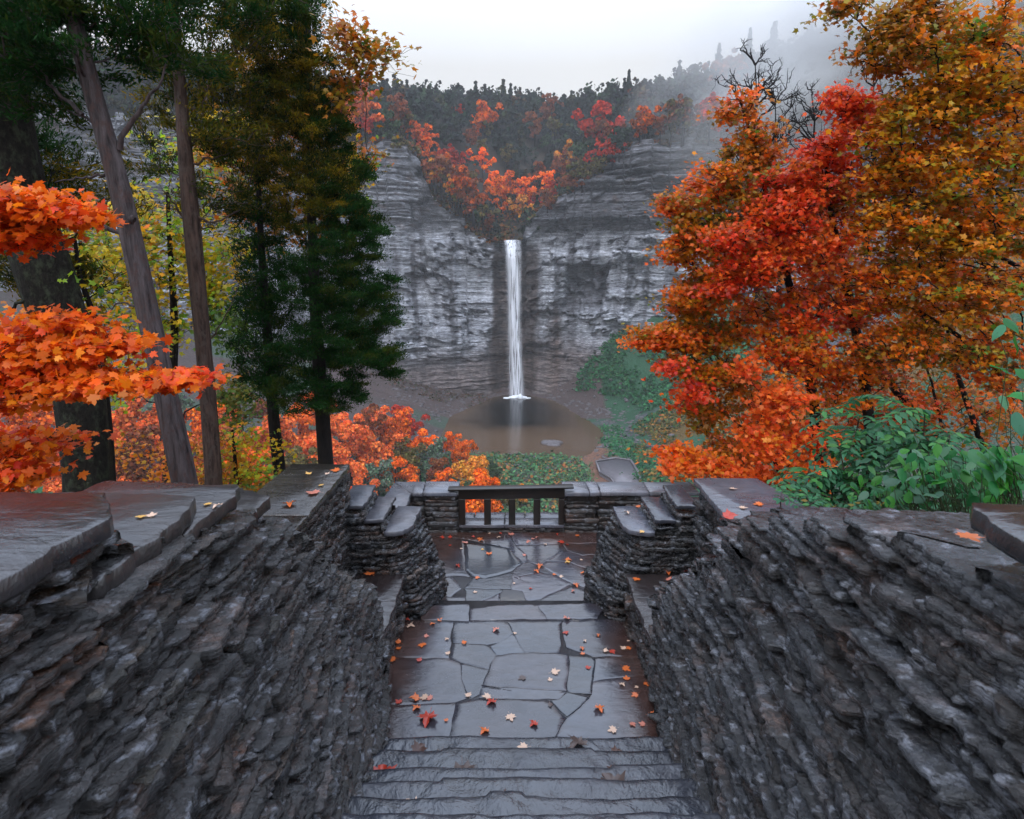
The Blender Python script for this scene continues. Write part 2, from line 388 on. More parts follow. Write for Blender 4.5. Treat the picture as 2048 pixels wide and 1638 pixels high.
n5 = cm.noise(cm.pos((1, 1, 9)), 1.1, 6, .7); c = cm.mix(1., cm.attr(), cm.ramp(n1, [(.32, .3), (.5, .95), (.68, 1.8)]), 'MULTIPLY'); c = cm.mix(1., c, cm.ramp(n5, [(.36, .45), (.52, 1.1), (.66, 1.5)]), 'MULTIPLY')
c = cm.mix(1., c, cm.ramp(n2, [(.3, .7), (.7, 1.25)]), 'MULTIPLY')
cm.set(Base_Color=c, Roughness=.6, Specular_IOR_Level=.4); cm.bump(n1, 1., .9)
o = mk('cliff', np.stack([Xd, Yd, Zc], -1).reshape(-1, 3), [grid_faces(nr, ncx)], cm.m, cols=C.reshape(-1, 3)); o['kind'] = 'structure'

# plateau and valley above the rim
def plateau(x, y, dy):
    top0 = np.interp(x, [-300, -62, 46, 80, 130, 200, 260], [52, 52, 51, 50, 58, 72, 80])
    p = top0 + np.interp(dy, [0, 20, 110, 170, 600], [0, 9, 43, 50, 56]) + np.clip(x-45, 0, 90)*np.clip(dy/70, 0, 1)*.12
    xc = -1 + .25*np.clip(dy, 0, 90)
    v = 15.4 + .12*dy + .62*np.clip(dy-20, 0, 999) + .8*np.clip(np.abs(x-xc)-5, 0, 999)
    return np.minimum(p, v)
npr = 70
dys = np.concatenate([[0], np.linspace(1, 120, 48), 120+np.linspace(0, 1, npr-48)[1:]**1.5*66])
cols_x = cxs[::3].copy(); top_i = np.arange(0, ncx, 3)
PX = []; 
for k, dv in enumerate(dys):
    if k == 0: PX.append(np.stack([Xd[-1, top_i], Yd[-1, top_i], rim[top_i]], 1)); continue
    yy = ycb[top_i]+dv; spread = 1+dv/500
    zz = plateau(cols_x, yy, dv)+ 1.2*fbm(cols_x/9, yy/9, 0, 3, 77)
    e = min(1, dv/8); zz = zz*e + rim[top_i]*(1-e)
    PX.append(np.stack([cols_x*spread, yy, zz], 1))
V = np.concatenate(PX)
fm = M('forest_floor'); n1 = fm.noise(fm.pos(), .4, 5); fm.set(Base_Color=fm.ramp(n1, [(.3, (.018, .02, .016)), (.7, (.05, .035, .022))]), Roughness=.9)
o = mk('hill', V, [grid_faces(len(dys), len(top_i))], fm.m, smooth=True); o['kind'] = 'structure'
def plat_z(x, y): return plateau(x, y, np.maximum(y-y_c(x), 0))

# stream above the lip and the waterfall
q = M('wet_stream_bed'); n1 = q.noise(q.pos((1, 2.5, 3)), .5, 6)
q.set(Base_Color=q.ramp(n1, [(.35, (.035, .022, .018)), (.6, (.12, .07, .055))]), Roughness=.3); q.bump(n1, .6, .4)
yy = np.linspace(0, 60, 26)[:, None]; xx = np.linspace(-1, 1, 24)[None]
sx = -2.5 + xx*(8-.06*yy) + .25*yy*.6; sy = 256+yy+0*xx; sz = 15.7 + .15*np.floor(yy/5)*5*.7 + 1.4*np.abs(xx)**3 + .4*fbm(sx/3, sy/3, 0, 3, 5)
o = mk('stream_bed', np.stack([sx, sy, sz], -1).reshape(-1, 3), [grid_faces(26, 24)], q.m); o['kind'] = 'structure'
q = M('falling_water'); v = q.tex('Object', (1, 1, .035)); n1 = q.noise(v, 1.7, 6, .62); n2 = q.noise(q.tex('Object', (1, 1, .12)), 4, 4)
q.set(Base_Color=(.82, .84, .9), Roughness=.45, Alpha=q.math('MULTIPLY', q.ramp(n1, [(.36, .12), (.52, .97)]), q.attr()))
q.bump(n1, .5, .4); MAT['fall'] = q.m
rows, colsn = 90, 40
V = []; CC = []
for r in range(rows):
    t = r/(rows-1); z = 15.9 - t*63.6
    wl = np.interp(t, [0, .05, .3, 1], [-3.6, -3.4, -2.8, -2.6]); wr = np.interp(t, [0, .1, .5, 1], [4.0, 4.2, 4.0, 5.4])
    for k in range(colsn):
        s = k/(colsn-1); x = wl+(wr-wl)*s + .12*t*4
        th = .9*math.sin(s*math.pi)
        y = 253.8 - 3.6*min(1, t*9)**.5 - 2.6*t**1.2 - th - .5*vnoise(s*9, t*2.5, 0, 8)
        V.append((x, y, z)); e = min(s, 1-s)*3.6
        dens = .35+.65*math.exp(-((s-(.32+.25*min(1, t*5)))/.3)**2)
        a = min(1, e)*dens*(1.0+.3*vnoise(s*14, t*1.5, 0, 3)); a = min(1, max(0, a*1.2))
        CC.append((a, a, a))
o = mk('waterfall', V, [grid_faces(rows, colsn)], MAT['fall'], cols=CC, smooth=True); o['kind'] = 'structure'
q = M('white_foam'); q.set(Base_Color=(.8, .82, .86), Roughness=.7)
for i, (a, b, c_) in enumerate([(2.4, 2.7, 1.1), (.2, 1.9, .6), (4.9, 1.6, .7), (-2.2, 1.5, .3), (6.6, 1.2, .25), (3.5, 1.2, 1.9)]):
    o = lump('foam_water', (a, 243.6-i*.3, FLOOR+.1), (b, 1.3, c_), q.m, (1, 1, 1), i+3); o['kind'] = 'structure'

# lower viewing platform by the pool outlet
q = M('platform_paving'); n1 = q.noise(q.pos((1, 2.5, 1)), .9, 4); q.set(Base_Color=q.ramp(n1, [(.3, (.11, .1, .11)), (.7, (.2, .18, .19))]), Roughness=.35)
q.bump(n1, .3, .1)
r_ = empty('viewing_platform', tuple(at_z(1240, 940, FLOOR+1)), 'paved viewing platform with low stone parapet far below beside the pool outlet', 'platform')
deck = [at_z(*p, FLOOR+.9) for p in ((1192,924),(1232,917),(1262,922),(1276,945),(1288,985),(1240,985),(1222,958),(1200,946))]
def prism(name, P, z0, z1, mat, parent, col=(1, 1, 1)):
    n = len(P); V = [(p[0], p[1], z0) for p in P]+[(p[0], p[1], z1) for p in P]; i = np.arange(n)
    o = mk(name, V, [np.stack([i, (i+1) % n, n+(i+1) % n, n+i], 1), [list(range(n, 2*n)), list(range(n))[::-1]]], mat, cols=np.tile(col, (2*n, 1)))
    return local(o, parent) if parent else o
prism('deck', deck, FLOOR-1, FLOOR+.9, q.m, r_)
def strip(P, wd):
    P = [np.array(p[:2]) for p in P]; Lft, Rgt = [], []
    for i, p in enumerate(P):
        d = P[min(i+1, len(P)-1)]-P[max(i-1, 0)]; d /= np.hypot(*d)+1e-9; nn_ = np.array([-d[1], d[0]])*wd/2
        Lft.append(p+nn_); Rgt.append(p-nn_)
    return Lft+Rgt[::-1]
prism('parapet', strip([deck[i] for i in (7, 0, 1, 2, 3, 4)], .5), FLOOR+.901, FLOOR+1.3, q.m, r_)
prism('parapet', strip([deck[i] for i in (7, 6, 5)], .4), FLOOR+.902, FLOOR+1.25, q.m, r_)
# ------------------------------------------------------------------ foliage builders
def tmpl_star(P, center=(0, 0), curl=.18):
    P = np.array(P, float); V = np.vstack([[center], P]); z = -curl*(V[:, 0]**2*1.4+np.clip(V[:, 1], 0, 1)**2)
    n = len(P); F = np.array([(0, i+1, (i+1) % n+1) for i in range(n)]); return np.column_stack([V, z]), F
half = [(.05, -.30), (.22, -.42), (.27, -.24), (.53, -.14), (.40, .01), (.57, .24), (.36, .17), (.29, .26), (.16, .18), (.17, .40)]
MAPLE = tmpl_star([(0, -.3)]+half+[(0, .66)]+[(-x, y) for x, y in half[::-1]], (0, -.06))
MAPLE_S = tmpl_star([(0, -.35), (.3, -.32), (.26, -.12), (.55, .15), (.2, .14), (0, .62), (-.2, .14), (-.55, .15), (-.26, -.12), (-.3, -.32)], (0, -.04))
OVAL = (np.array([(0, -.5, 0), (.24, -.12, .07), (.17, .25, .05), (0, .55, -.06), (-.17, .25, .05), (-.24, -.12, .07), (0, .05, -.03)]),
        np.array([(0, 1, 6), (1, 2, 6), (2, 3, 6), (3, 4, 6), (4, 5, 6), (5, 0, 6)]))
BLADE = (np.array([(0, -.5, 0), (.13, 0, .03), (0, .5, 0), (-.13, 0, .03)]), np.array([(0, 1, 2), (0, 2, 3)]))
CHIP = (np.array([(-.5, -.3, 0), (.1, -.55, .1), (.55, 0, 0), (.2, .5, -.1), (-.45, .35, .05)]), np.array([(0, 1, 2), (0, 2, 3), (0, 3, 4)]))
def unit(v): return v/np.maximum(np.linalg.norm(v, axis=-1, keepdims=True), 1e-9)
def leaves(C, N, S, T, rng=RNG, axis=None, aspect=1.):
    """T leaf shapes at C, facing N, sized S; axis = direction the tip points to (optional)"""
    n = len(C); N = unit(N); tv, tf = T
    A = rng.normal(size=(n, 3)) if axis is None else axis + 1e-3*rng.normal(size=(n, 3))
    Yx = unit(A - (A*N).sum(1, keepdims=True)*N); Xx = np.cross(Yx, N)
    S = np.asarray(S).reshape(-1, 1, 1)
    V = C[:, None] + S*(tv[None, :, 0:1]*aspect*Xx[:, None] + tv[None, :, 1:2]*Yx[:, None] + tv[None, :, 2:3]*N[:, None])
    F = tf[None] + (np.arange(n)*len(tv))[:, None, None]
    return V.reshape(-1, 3), F.reshape(-1, tf.shape[1])
def leafcols(cols, T, jit=.12, rng=RNG):
    k = len(T[0]); c = cols*(1+jit*rng.normal(size=(len(cols), 1)))*(1+.06*rng.normal(size=(len(cols), 3)))
    return np.repeat(np.clip(c, .002, 1), k, axis=0)
def pick(pal, n, rng=RNG):
    P = np.array([p[:3] for p in pal]); wts = np.array([p[3] for p in pal], float); return P[rng.choice(len(P), n, p=wts/wts.sum())]
def tube(P, rad, ns=8, rough=0., seed=0, close=True):
    P = np.asarray(P, float); n = len(P); rad = np.broadcast_to(rad, (n,))
    T = unit(np.gradient(P, axis=0)); ref = np.array([0, 0, 1.]) if abs(T[0][2]) < .8 else np.array([1., 0, 0])
    A = unit(np.cross(T, ref)); B = np.cross(T, A); a = np.linspace(0, 2*math.pi, ns, endpoint=False)
    rr = rad[:, None]*np.ones(ns)
    if rough: 
        cl = np.cumsum(np.r_[0, np.linalg.norm(np.diff(P, axis=0), axis=1)])
        rr = rr*(1+rough*fbm(np.cos(a)[None]*2.5+0*cl[:, None], np.sin(a)[None]*2.5, cl[:, None]*.9, 3, seed))
    V = P[:, None]+rr[..., None]*(np.cos(a)[None, :, None]*A[:, None]+np.sin(a)[None, :, None]*B[:, None])
    i = np.arange(n-1)[:, None]*ns; j = np.arange(ns)[None]
    F = np.stack([i+j, i+(j+1) % ns, i+ns+(j+1) % ns, i+ns+j], -1).reshape(-1, 4)
    return V.reshape(-1, 3), F
class Bag:
    def __init__(s): s.V = []; s.F = []; s.C = []; s.n = 0
    def add(s, V, F, C=None):
        s.V.append(V); s.F.append(F+s.n); s.n += len(V)
        if C is not None: s.C.append(C)
    def build(s, name, mat, parent=None, smooth=False, loc=True):
        o = mk(name, np.concatenate(s.V), s.F, mat, cols=np.concatenate(s.C) if s.C else None, smooth=smooth)
        return local(o, parent) if (parent is not None and loc) else o
def bez(a, b, sag=.0, wob=.0, n=7, rng=RNG, lift=0.):
    t = np.linspace(0, 1, n)[:, None]; P = a*(1-t)+b*t
    L_ = np.linalg.norm(b-a); P[:, 2:3] += (lift*np.sin(t*math.pi) - sag*t*(1-t)*4)*L_
    P[1:-1] += rng.normal(size=(n-2, 3))*wob*L_; return P
def smooth_path(P, n=24):
    P = np.asarray(P, float); t = np.linspace(0, 1, len(P)); q = np.linspace(0, 1, n)
    out = np.stack([np.interp(q, t, P[:, k]) for k in range(P.shape[1])], 1)
    for _ in range(2): out[1:-1] = (out[:-2]+2*out[1:-1]+out[2:])/4
    return out
def tree(name, label, cat, trunk, blobs, T, size, nleaf, bark, leafmat, clump=(.3, .15), group=None, rtwig=.012, up=.7, hang=None,
         seed=0, rough=.12, ns=14, extra=None, spray=False, jit=.13, sag=.0, wob=.03, bough=.42):
    """trunk: [(x,y,z,r)]; blobs: (center, radii, n_clumps, palette); clumps of leaves joined to the trunk by limbs"""
    rng = np.random.default_rng(seed+100)
    tp = smooth_path(trunk, 30); root = empty(name, tuple(tp[0, :3]), label, cat, group)
    b = Bag(); b.add(*tube(tp[:, :3], tp[:, 3], ns, rough, seed)); b.build('trunk', bark, root, smooth=True)
    nodes = [tp[i, :3] for i in range(4, 30)]; nr_ = [tp[i, 3]*.5 for i in range(4, 30)]
    cl = []
    for (c, r, k, pal) in blobs:
        c = np.asarray(c, float); r = np.asarray(r, float)
        d = unit(rng.normal(size=(k, 3)))*(rng.random((k, 1))**.42); pts = c+d*r
        sub = pick(pal, k, rng)
        for p, cc in zip(pts, sub): cl.append((p, cc, pal))
    ax = tp[:, :3]
    dist = [np.min(np.linalg.norm(ax-p[0], axis=1)) for p in cl]; order = np.argsort(dist)
    wb = Bag(); lb = Bag()
    for idx in order:
        p, cc, pal = cl[idx]
        N_ = np.array(nodes); dv = p-N_; L_ = np.linalg.norm(dv, axis=1)
        cost = L_ + .9*np.clip(N_[:, 2]-p[2]+.35*np.hypot(dv[:, 0], dv[:, 1]), 0, 9)
        j = int(np.argmin(cost)); a = N_[j]
        r0 = min(nr_[j]*.75, rtwig*1.2+.016*L_[j]); r0 = max(r0, rtwig)
        P = bez(a, p, sag, wob, 7, rng, .06)
        wb.add(*tube(P, np.linspace(r0, rtwig*.5, 7), 5))
        for q_ in (3, 4, 5, 6): nodes.append(P[q_]); nr_.append(max(rtwig, r0*.6))
        m = max(3, int(nleaf*rng.uniform(.6, 1.4)))
        cr_, cz = clump[0]*rng.uniform(.7, 1.3), clump[1]*rng.uniform(.7, 1.4)
        k2 = m//3
        off = rng.normal(size=(m, 3))*np.array([cr_, cr_, cz])*.6
        C = p + off; C[:k2] = P[rng.integers(3, 7, k2)] + rng.normal(size=(k2, 3))*np.array([cr_, cr_, cz])*.4
        if spray:
            dr = unit(p-a+np.array([0, 0, .3*L_[j]])); axv = unit(dr[None]+.55*rng.normal(size=(m, 3))); N = np.cross(axv, rng.normal(size=(m, 3)))
            Vl, Fl = leaves(C, N, size*rng.uniform(.6, 1.3, m), T, rng, axv)
        else:
            N = np.array([0, -.35, up])[None]+.45*rng.normal(size=(m, 3))
            Vl, Fl = leaves(C, N, size*rng.uniform(.65, 1.2, m), T, rng, None if hang is None else np.array([0, 0, -hang])+.8*rng.normal(size=(m, 3)))
        base = cc[None]*.6+.4*pick(pal, m, rng)
        lb.add(Vl, Fl, leafcols(base, T, jit, rng))
        # twigs inside the clump
        for _ in range(3):
            e = C[rng.integers(0, m)]; wb.add(*tube(bez(P[rng.integers(3, 7)], e, 0, .05, 4, rng), np.linspace(rtwig*.6, rtwig*.3, 4), 3))
    if extra: extra(wb, rng)
    wb.build('branches', bark, root, smooth=True)
    lb.build('crown', leafmat, root)
    return root
def blob(px, py, Y, rpx, rpy, dep, k, pal):
    c = at_y(px, py, Y); s = Y/1.0/1200
    return (c, (rpx*s, dep, rpy*s), k, pal)
def trunkpx(pts, Y, dy=0.):
    """pts: (px,py,width_px)"""
    out = []
    for i, (px, py, wd) in enumerate(pts):
        yy = Y + dy*i; p = at_y(px, py, yy); out.append((*p, wd*.5*yy/1000/1.2))
    return out
ORANGE = [(.85, .17, .008, 4), (.8, .085, .008, 3), (.9, .27, .01, 3), (.55, .03, .008, 1)]
ORANGE2 = [(.75, .25, .01, 4), (.6, .3, .01, 3), (.75, .14, .008, 3), (.2, .16, .02, 2), (.1, .12, .02, 1)]
OLIVE = [(.42, .2, .01, 4), (.55, .19, .008, 3), (.2, .19, .015, 3), (.7, .15, .008, 2), (.07, .16, .02, 1.3)]
RED = [(.85, .07, .015, 5), (.85, .14, .015, 3), (.45, .02, .015, 2), (.5, .15, .015, 1.5)]
SALMON = [(.9, .22, .03, 4), (.85, .14, .02, 3), (.8, .09, .015, 2), (.8, .3, .02, 1)]
YELG = [(.78, .5, .015, 3), (.85, .38, .01, 2), (.3, .46, .02, 3), (.12, .32, .03, 2)]
GREEN = [(.06, .2, .09, 4), (.035, .13, .055, 3), (.09, .27, .07, 2)]
CEDAR = [(.01, .042, .009, 5), (.018, .065, .012, 3), (.06, .075, .008, 1.5)]
CEDARY = [(.03, .06, .008, 3), (.12, .1, .008, 3), (.28, .18, .01, 1.5), (.01, .025, .008, 2)]

# ------------------------------------------------------------------ far trees
def far_proto(shape, n, size, r, h, seed, palv=.3, conifer=False, trunk_h=.35, nbl=26, bl=(.14, .38)):
    """crown of leaf clumps in a bumpy egg; colours are near-white, tinted by the object colour"""
    rng = np.random.default_rng(seed)
    nb = nbl if not conifer else 0; C = []; 
    if conifer:
        t = rng.random(n)**.7; ang = rng.random(n)*6.283; rad = r*(t)*(.55+.45*np.sign(np.sin(t*26))*.5+.25)*np.sqrt(rng.random(n))
        C = np.stack([np.cos(ang)*rad, np.sin(ang)*rad, h*(1-t*.85)], 1); outw = np.stack([np.cos(ang), np.sin(ang), .5+0*ang], 1)
    else:
        bc = rng.normal(size=(nb, 3))*np.array([.46, .46, .6])*np.array([r, r, h*.3]) + np.array([0, 0, h*.62]); br_ = r*rng.uniform(*bl, nb)
        i = rng.integers(0, nb, n); d = unit(rng.normal(size=(n, 3))); d[:, 2] = np.where(d[:, 2] < -.3, -d[:, 2], d[:, 2])
        C = bc[i]+d*br_[i][:, None]*(rng.random((n, 1))**.25); outw = d
    N = outw+.7*rng.normal(size=(n, 3))
    Vl, Fl = leaves(C, N, size*rng.uniform(.5, 1.3, n), CHIP, rng)
    cv = 1+palv*fbm(C[:, 0]/r*1.5, C[:, 1]/r*1.5, C[:, 2]/r*1.5, 3, seed)+.38*rng.normal(size=n)
    col = np.clip(np.stack([cv, cv*(1+.18*rng.normal(size=n)), cv], 1), .15, 2)
    return Vl, Fl, np.repeat(col, len(CHIP[0]), 0)
class Proto: pass
def make_proto(name, args, trunk_r):
    Vl, Fl, Cc = far_proto(*args); h = args[4]
    root = bpy.data.objects.new(name, None); SC.collection.objects.link(root)
    tb = Bag(); tb.add(*tube([(0, 0, -1.5), (.1, 0, h*.3), (0, .1, h*.75)], [trunk_r*1.3, trunk_r, trunk_r*.3], 7)); tb.build('trunk', MAT['bark_dark'], root, loc=False).parent = root
    o = mk('crown', Vl, [Fl], MAT['farleaf'], cols=Cc, parent=root); return root
PR = [make_proto('maple_tree', ('', 1500, .8, 4.4, 12, s), .25) for s in (1, 2, 3, 4)]
PC = [make_proto('pine_tree', ('', 420, 1.6, 3.2, 17, s, .3, True), .3) for s in (5, 6)]
PN = [make_proto('maple_tree', ('', 4200, .42, 4.6, 11, s), .25) for s in (7, 8, 9)]
rng = np.random.default_rng(77)
COLS = {'orange': (.68, .13, .006), 'bright orange': (.95, .19, .006), 'red': (.45, .03, .01), 'dark green': (.03, .045, .028), 'olive': (.13, .1, .025),
        'yellow orange': (.62, .25, .03), 'rust': (.24, .065, .02), 'green': (.05, .085, .035), 'grey green': (.12, .17, .11), 'salmon': (.68, .15, .03)}
# (px, py of crown centre, y beyond the rim, scale, colour)
FT = [(852,300,0,.7,'orange'),(838,262,0,.8,'red'),(872,372,0,.7,'orange'),(900,430,0,.65,'yellow orange'),(930,452,0,.6,'olive'),(958,452,0,.6,'green'),(885,400,0,.75,'olive'),(978,440,0,.6,'rust'),(1050,425,0,.6,'olive'),(1110,372,0,.7,'red'),(1150,352,0,.7,'rust'),(1190,322,0,.6,'olive'),(1225,292,0,.7,'red'),(862,345,0,.8,'rust'),(912,440,0,.7,'orange'),
      (845,262,6,.95,'orange'),(868,290,3,1.,'orange'),(882,335,2,1.1,'rust'),(905,292,12,1.0,'red'),(868,330,2,.8,'yellow orange'),(935,345,10,.95,'olive'),
      (915,350,4,1.15,'orange'),(940,335,9,.9,'rust'),(922,390,3,1.1,'rust'),(948,385,6,1.15,'rust'),(945,425,2,1.,'orange'),(905,405,1,.75,'olive'),(965,410,5,.8,'olive'),
      (965,302,22,.95,'bright orange'),(990,350,16,.9,'bright orange'),(1002,365,14,1.0,'bright orange'),(993,400,9,.8,'orange'),(1020,345,25,.9,'orange'),
      (1052,360,10,1.1,'bright orange'),(1045,395,5,1.0,'yellow orange'),(1098,352,12,1.,'bright orange'),(1078,330,20,1.1,'rust'),(1072,392,5,.8,'red'),(1095,400,3,.8,'rust'),
      (965,208,60,1.25,'orange'),(975,235,45,.9,'olive'),(918,208,70,.5,'red'),(1095,205,60,1.2,'rust'),(1110,235,45,1.,'olive'),(1070,235,40,1.2,'rust'),
      (1205,215,25,1.7,'red'),(1212,255,14,1.1,'rust'),(1215,278,5,.8,'red'),(1140,285,20,1.1,'yellow orange'),(1165,280,18,1.1,'green'),(1120,315,14,1.,'rust'),
      (1165,320,8,.9,'olive'),(1130,345,8,.8,'rust'),(1180,305,6,.7,'red'),(1285,265,8,.9,'orange'),(1280,240,14,.8,'rust'),(1370,225,16,1.0,'olive'),(1365,255,9,1.1,'rust'),
      (1320,285,4,.7,'rust'),(1420,240,8,1.1,'red'),(1340,270,6,.8,'olive'),(1240,262,8,.9,'dark green'),(710,215,-6,1.3,'orange'),(722,240,-7,1.1,'salmon'),(705,260,-7,.9,'orange'),
      (790,200,18,1.3,'rust'),(810,225,10,1.1,'olive'),(775,245,8,1.0,'green'),(825,245,6,.9,'orange'),(735,285,3,.6,'red'),(800,275,2,.7,'olive'),(1010,300,35,.8,'olive'),
      (965,285,40,.7,'olive'),(1050,290,40,.8,'dark green'),(1095,270,35,.8,'green'),(940,260,50,.8,'rust'),(885,250,35,.8,'dark green'),(1460,110,40,1.3,'rust')]
SIDE = lambda px: 'left' if px < 1010 else 'right'
seen_lab = {}
def stand(px, py, hc, y0, y1, gf):
    """where along the line of sight a crown centred hc above the ground is met"""
    best = None
    for Y in np.arange(y0, y1, 1.5):
        p = at_y(px, py, Y); g = gf(p[0], Y); e = g+hc-p[2]
        if best is None or abs(e) < best[0]: best = (abs(e), p[0], Y, g)
        if e >= 0: break
    return best[1], best[2], best[3]
FTP = []
def place_far(px, py, dy, sc_, cname):
    d = ray(px, py); 
    x = d[0]*262; Y = float(y_c(x))+dy; p = at_y(px, py, Y); x = p[0]
    h = 11*sc_
    sc_ *= 1.15; loc = stand(px, py, 11*sc_*1.05, float(y_c(x))-4, 420, lambda a, b: float(plat_z(np.array(a), np.array(b))))
    FTP.append((loc[0], loc[1])); zone = ('just above the waterfall' if 950 < px < 1115 and py > 330 else 'on the left notch slope' if px < 950 and py > 280 else
            'on the right notch slope' if px >= 1115 and py > 280 else 'on the hill behind the waterfall' if 900 < px < 1150 else
            'on the left cliff rim' if px <= 900 else 'on the right cliff rim')
    size_w = 'tall' if sc_ > 1.15 else 'small' if sc_ < .85 else 'medium'
    lab = f'{size_w} {cname} tree {zone}'
    src = PR[rng.integers(0, 4)]
    o = copy_tree(src, loc, rng.random()*6.28, (sc_, sc_, sc_*1.05), tuple(np.array(COLS[cname])*rng.uniform(.85, 1.15)))
    tag(o, lab, 'tree', f'{cname} trees on the far cliff top'); return o
for f in FT: place_far(*f)
# conifers and dark trees that stand out on the skyline
for px, py, Y, s, kind in [(1258,150,300,.9,1),(1548,70,330,1.4,1),(1215,170,300,.75,0),(1060,178,385,.6,1),(840,148,370,.6,1),(925,158,375,.5,1),(985,165,385,.5,0),
                           (1500,70,330,.9,1),(1440,72,325,.8,1),(1325,105,310,.8,0),(1620,60,330,1.3,1),(1700,90,320,1.2,1),(1395,80,320,.8,0),(1290,120,306,.8,0),(780,150,360,.6,0),(1165,185,380,.5,0)]:
    src = PC[rng.integers(0, 2)] if kind else PR[rng.integers(0, 4)]; h = (17 if kind else 11)*s; p = stand(px, py, h*(.8 if kind else .7), 262, 440, lambda a, b: float(plat_z(np.array(a), np.array(b))))
    o = copy_tree(src, (p[0], p[1], p[2]-.5), rng.random()*6, (s, s, s), (.03, .042, .03))
    pos = 'on the left end of the skyline' if px < 900 else 'in the dip of the skyline' if 1130 < px < 1270 else 'on the skyline behind the falls' if px < 1130 else 'on the high misty ridge'
    tag(o, f'dark {"pointed pine" if kind else "rounded tree"} {pos}', 'tree', 'dark skyline trees')
# the wood that reads as one mass
V_, F_, C_ = [], [], []; nv = 0
bag = Bag()
protos = [far_proto('', 230, 1.3, 4.2, 10, 31, nbl=14, bl=(.3, .5)), far_proto('', 230, 1.3, 4.4, 11, 32, nbl=10, bl=(.3, .6)), far_proto('', 170, 1.6, 3.2, 16, 33, .3, True), far_proto('', 230, 1.3, 4.8, 10, 34, nbl=16, bl=(.28, .45))]
pals = [(.022, .034, .025), (.03, .042, .026), (.02, .028, .026), (.045, .045, .022), (.075, .045, .02), (.15, .045, .018)]
wts = np.array([5, 5, 4, 2, 1., .45]); cnt = 0
for row in range(28):
    dy = 2.5 + row*5.3
    for x in np.arange(-185, 270, 5.6):
        xx = x+rng.uniform(-2.4, 2.4); yy = float(y_c(xx))+dy+rng.uniform(-2, 2)
        if abs(xx+1-.2*dy) < 6 and dy < 30: continue
        z = float(plat_z(np.array(xx), np.array(yy))); xs = xx*(1+dy/500)
        if any(abs(a_-xs) < 5.2 and -11 < yy-b_ < 3 for a_, b_ in FTP): continue
        k = rng.choice(4, p=[.34, .3, .1, .26]); Vp, Fp, Cp = protos[k]; s = rng.uniform(.75, 1.25)
        a = rng.random()*6.28; ca, sa = math.cos(a)*s, math.sin(a)*s
        Vn = np.stack([Vp[:, 0]*ca-Vp[:, 1]*sa+xs, Vp[:, 0]*sa+Vp[:, 1]*ca+yy, Vp[:, 2]*s+z-1.5], 1)
        rare = wts.copy(); 
        if dy > 60: rare[4:] *= .3
        bag.add(Vn, Fp, Cp*np.array(pals[rng.choice(6, p=rare/rare.sum())])[None]); cnt += 1
q = mat_leaf('wood_leaf', .15, .8, False, .15)
o = bag.build('forest', q); o['kind'] = 'stuff'; o['label'] = 'dark mixed woodland covering the hill above the cliff'
# brush in the notch and along the rim: ground cover
def scatter(name, label, P, size, pal, T=CHIP, mat=None, up=1., seed=1, per=9, spread=1.):
    r2 = np.random.default_rng(seed); n = len(P)
    C = np.repeat(P, per, 0)+r2.normal(size=(n*per, 3))*np.array([spread, spread, spread*.45]); C[:, 2] = np.maximum(C[:, 2], np.repeat(P[:, 2], per)-.1)
    base = np.repeat(pick(pal, n, r2), per, 0)*.65+.35*pick(pal, n*per, r2)
    Vl, Fl = leaves(C, np.array([0, -.2, up])[None]+.7*r2.normal(size=(n*per, 3)), size*r2.uniform(.5, 1.4, n*per), T, r2)
    o = mk(name, Vl, [Fl], mat or MAT['leaf'], cols=leafcols(base, T, .2, r2)); o['kind'] = 'stuff'; o['label'] = label; return o
RIMP = [(.12, .09, .02, 3), (.05, .07, .025, 4), (.3, .08, .02, 2), (.4, .14, .02, 1), (.09, .05, .03, 2)]
xs_ = rng.uniform(-70, 110, 1500); dd = rng.uniform(-1.5, 7, 1500); ys_ = y_c(xs_)+dd
zz = np.minimum(z_rim(xs_), 99)+dd*.2
keep = (np.abs(xs_+1.5) > 7)
scatter('brush', 'low brown and green brush along the rim of the cliff', np.stack([xs_, ys_, zz], 1)[keep], 1.1, RIMP, mat=q, seed=4, per=9, spread=1.2)
r6 = np.random.default_rng(66); dv_ = r6.uniform(-.5, 45, 900); sx_ = -1+.25*dv_ + r6.choice([-1, 1], 900)*r6.uniform(4.5, 15, 900); yv_ = y_c(sx_)+dv_
scatter('brush', 'brown and green brush on the banks of the stream above the fall', np.stack([sx_, yv_, plateau(sx_, yv_, dv_)], 1), 1.0, RIMP, mat=q, seed=44, per=10, spread=1.1)
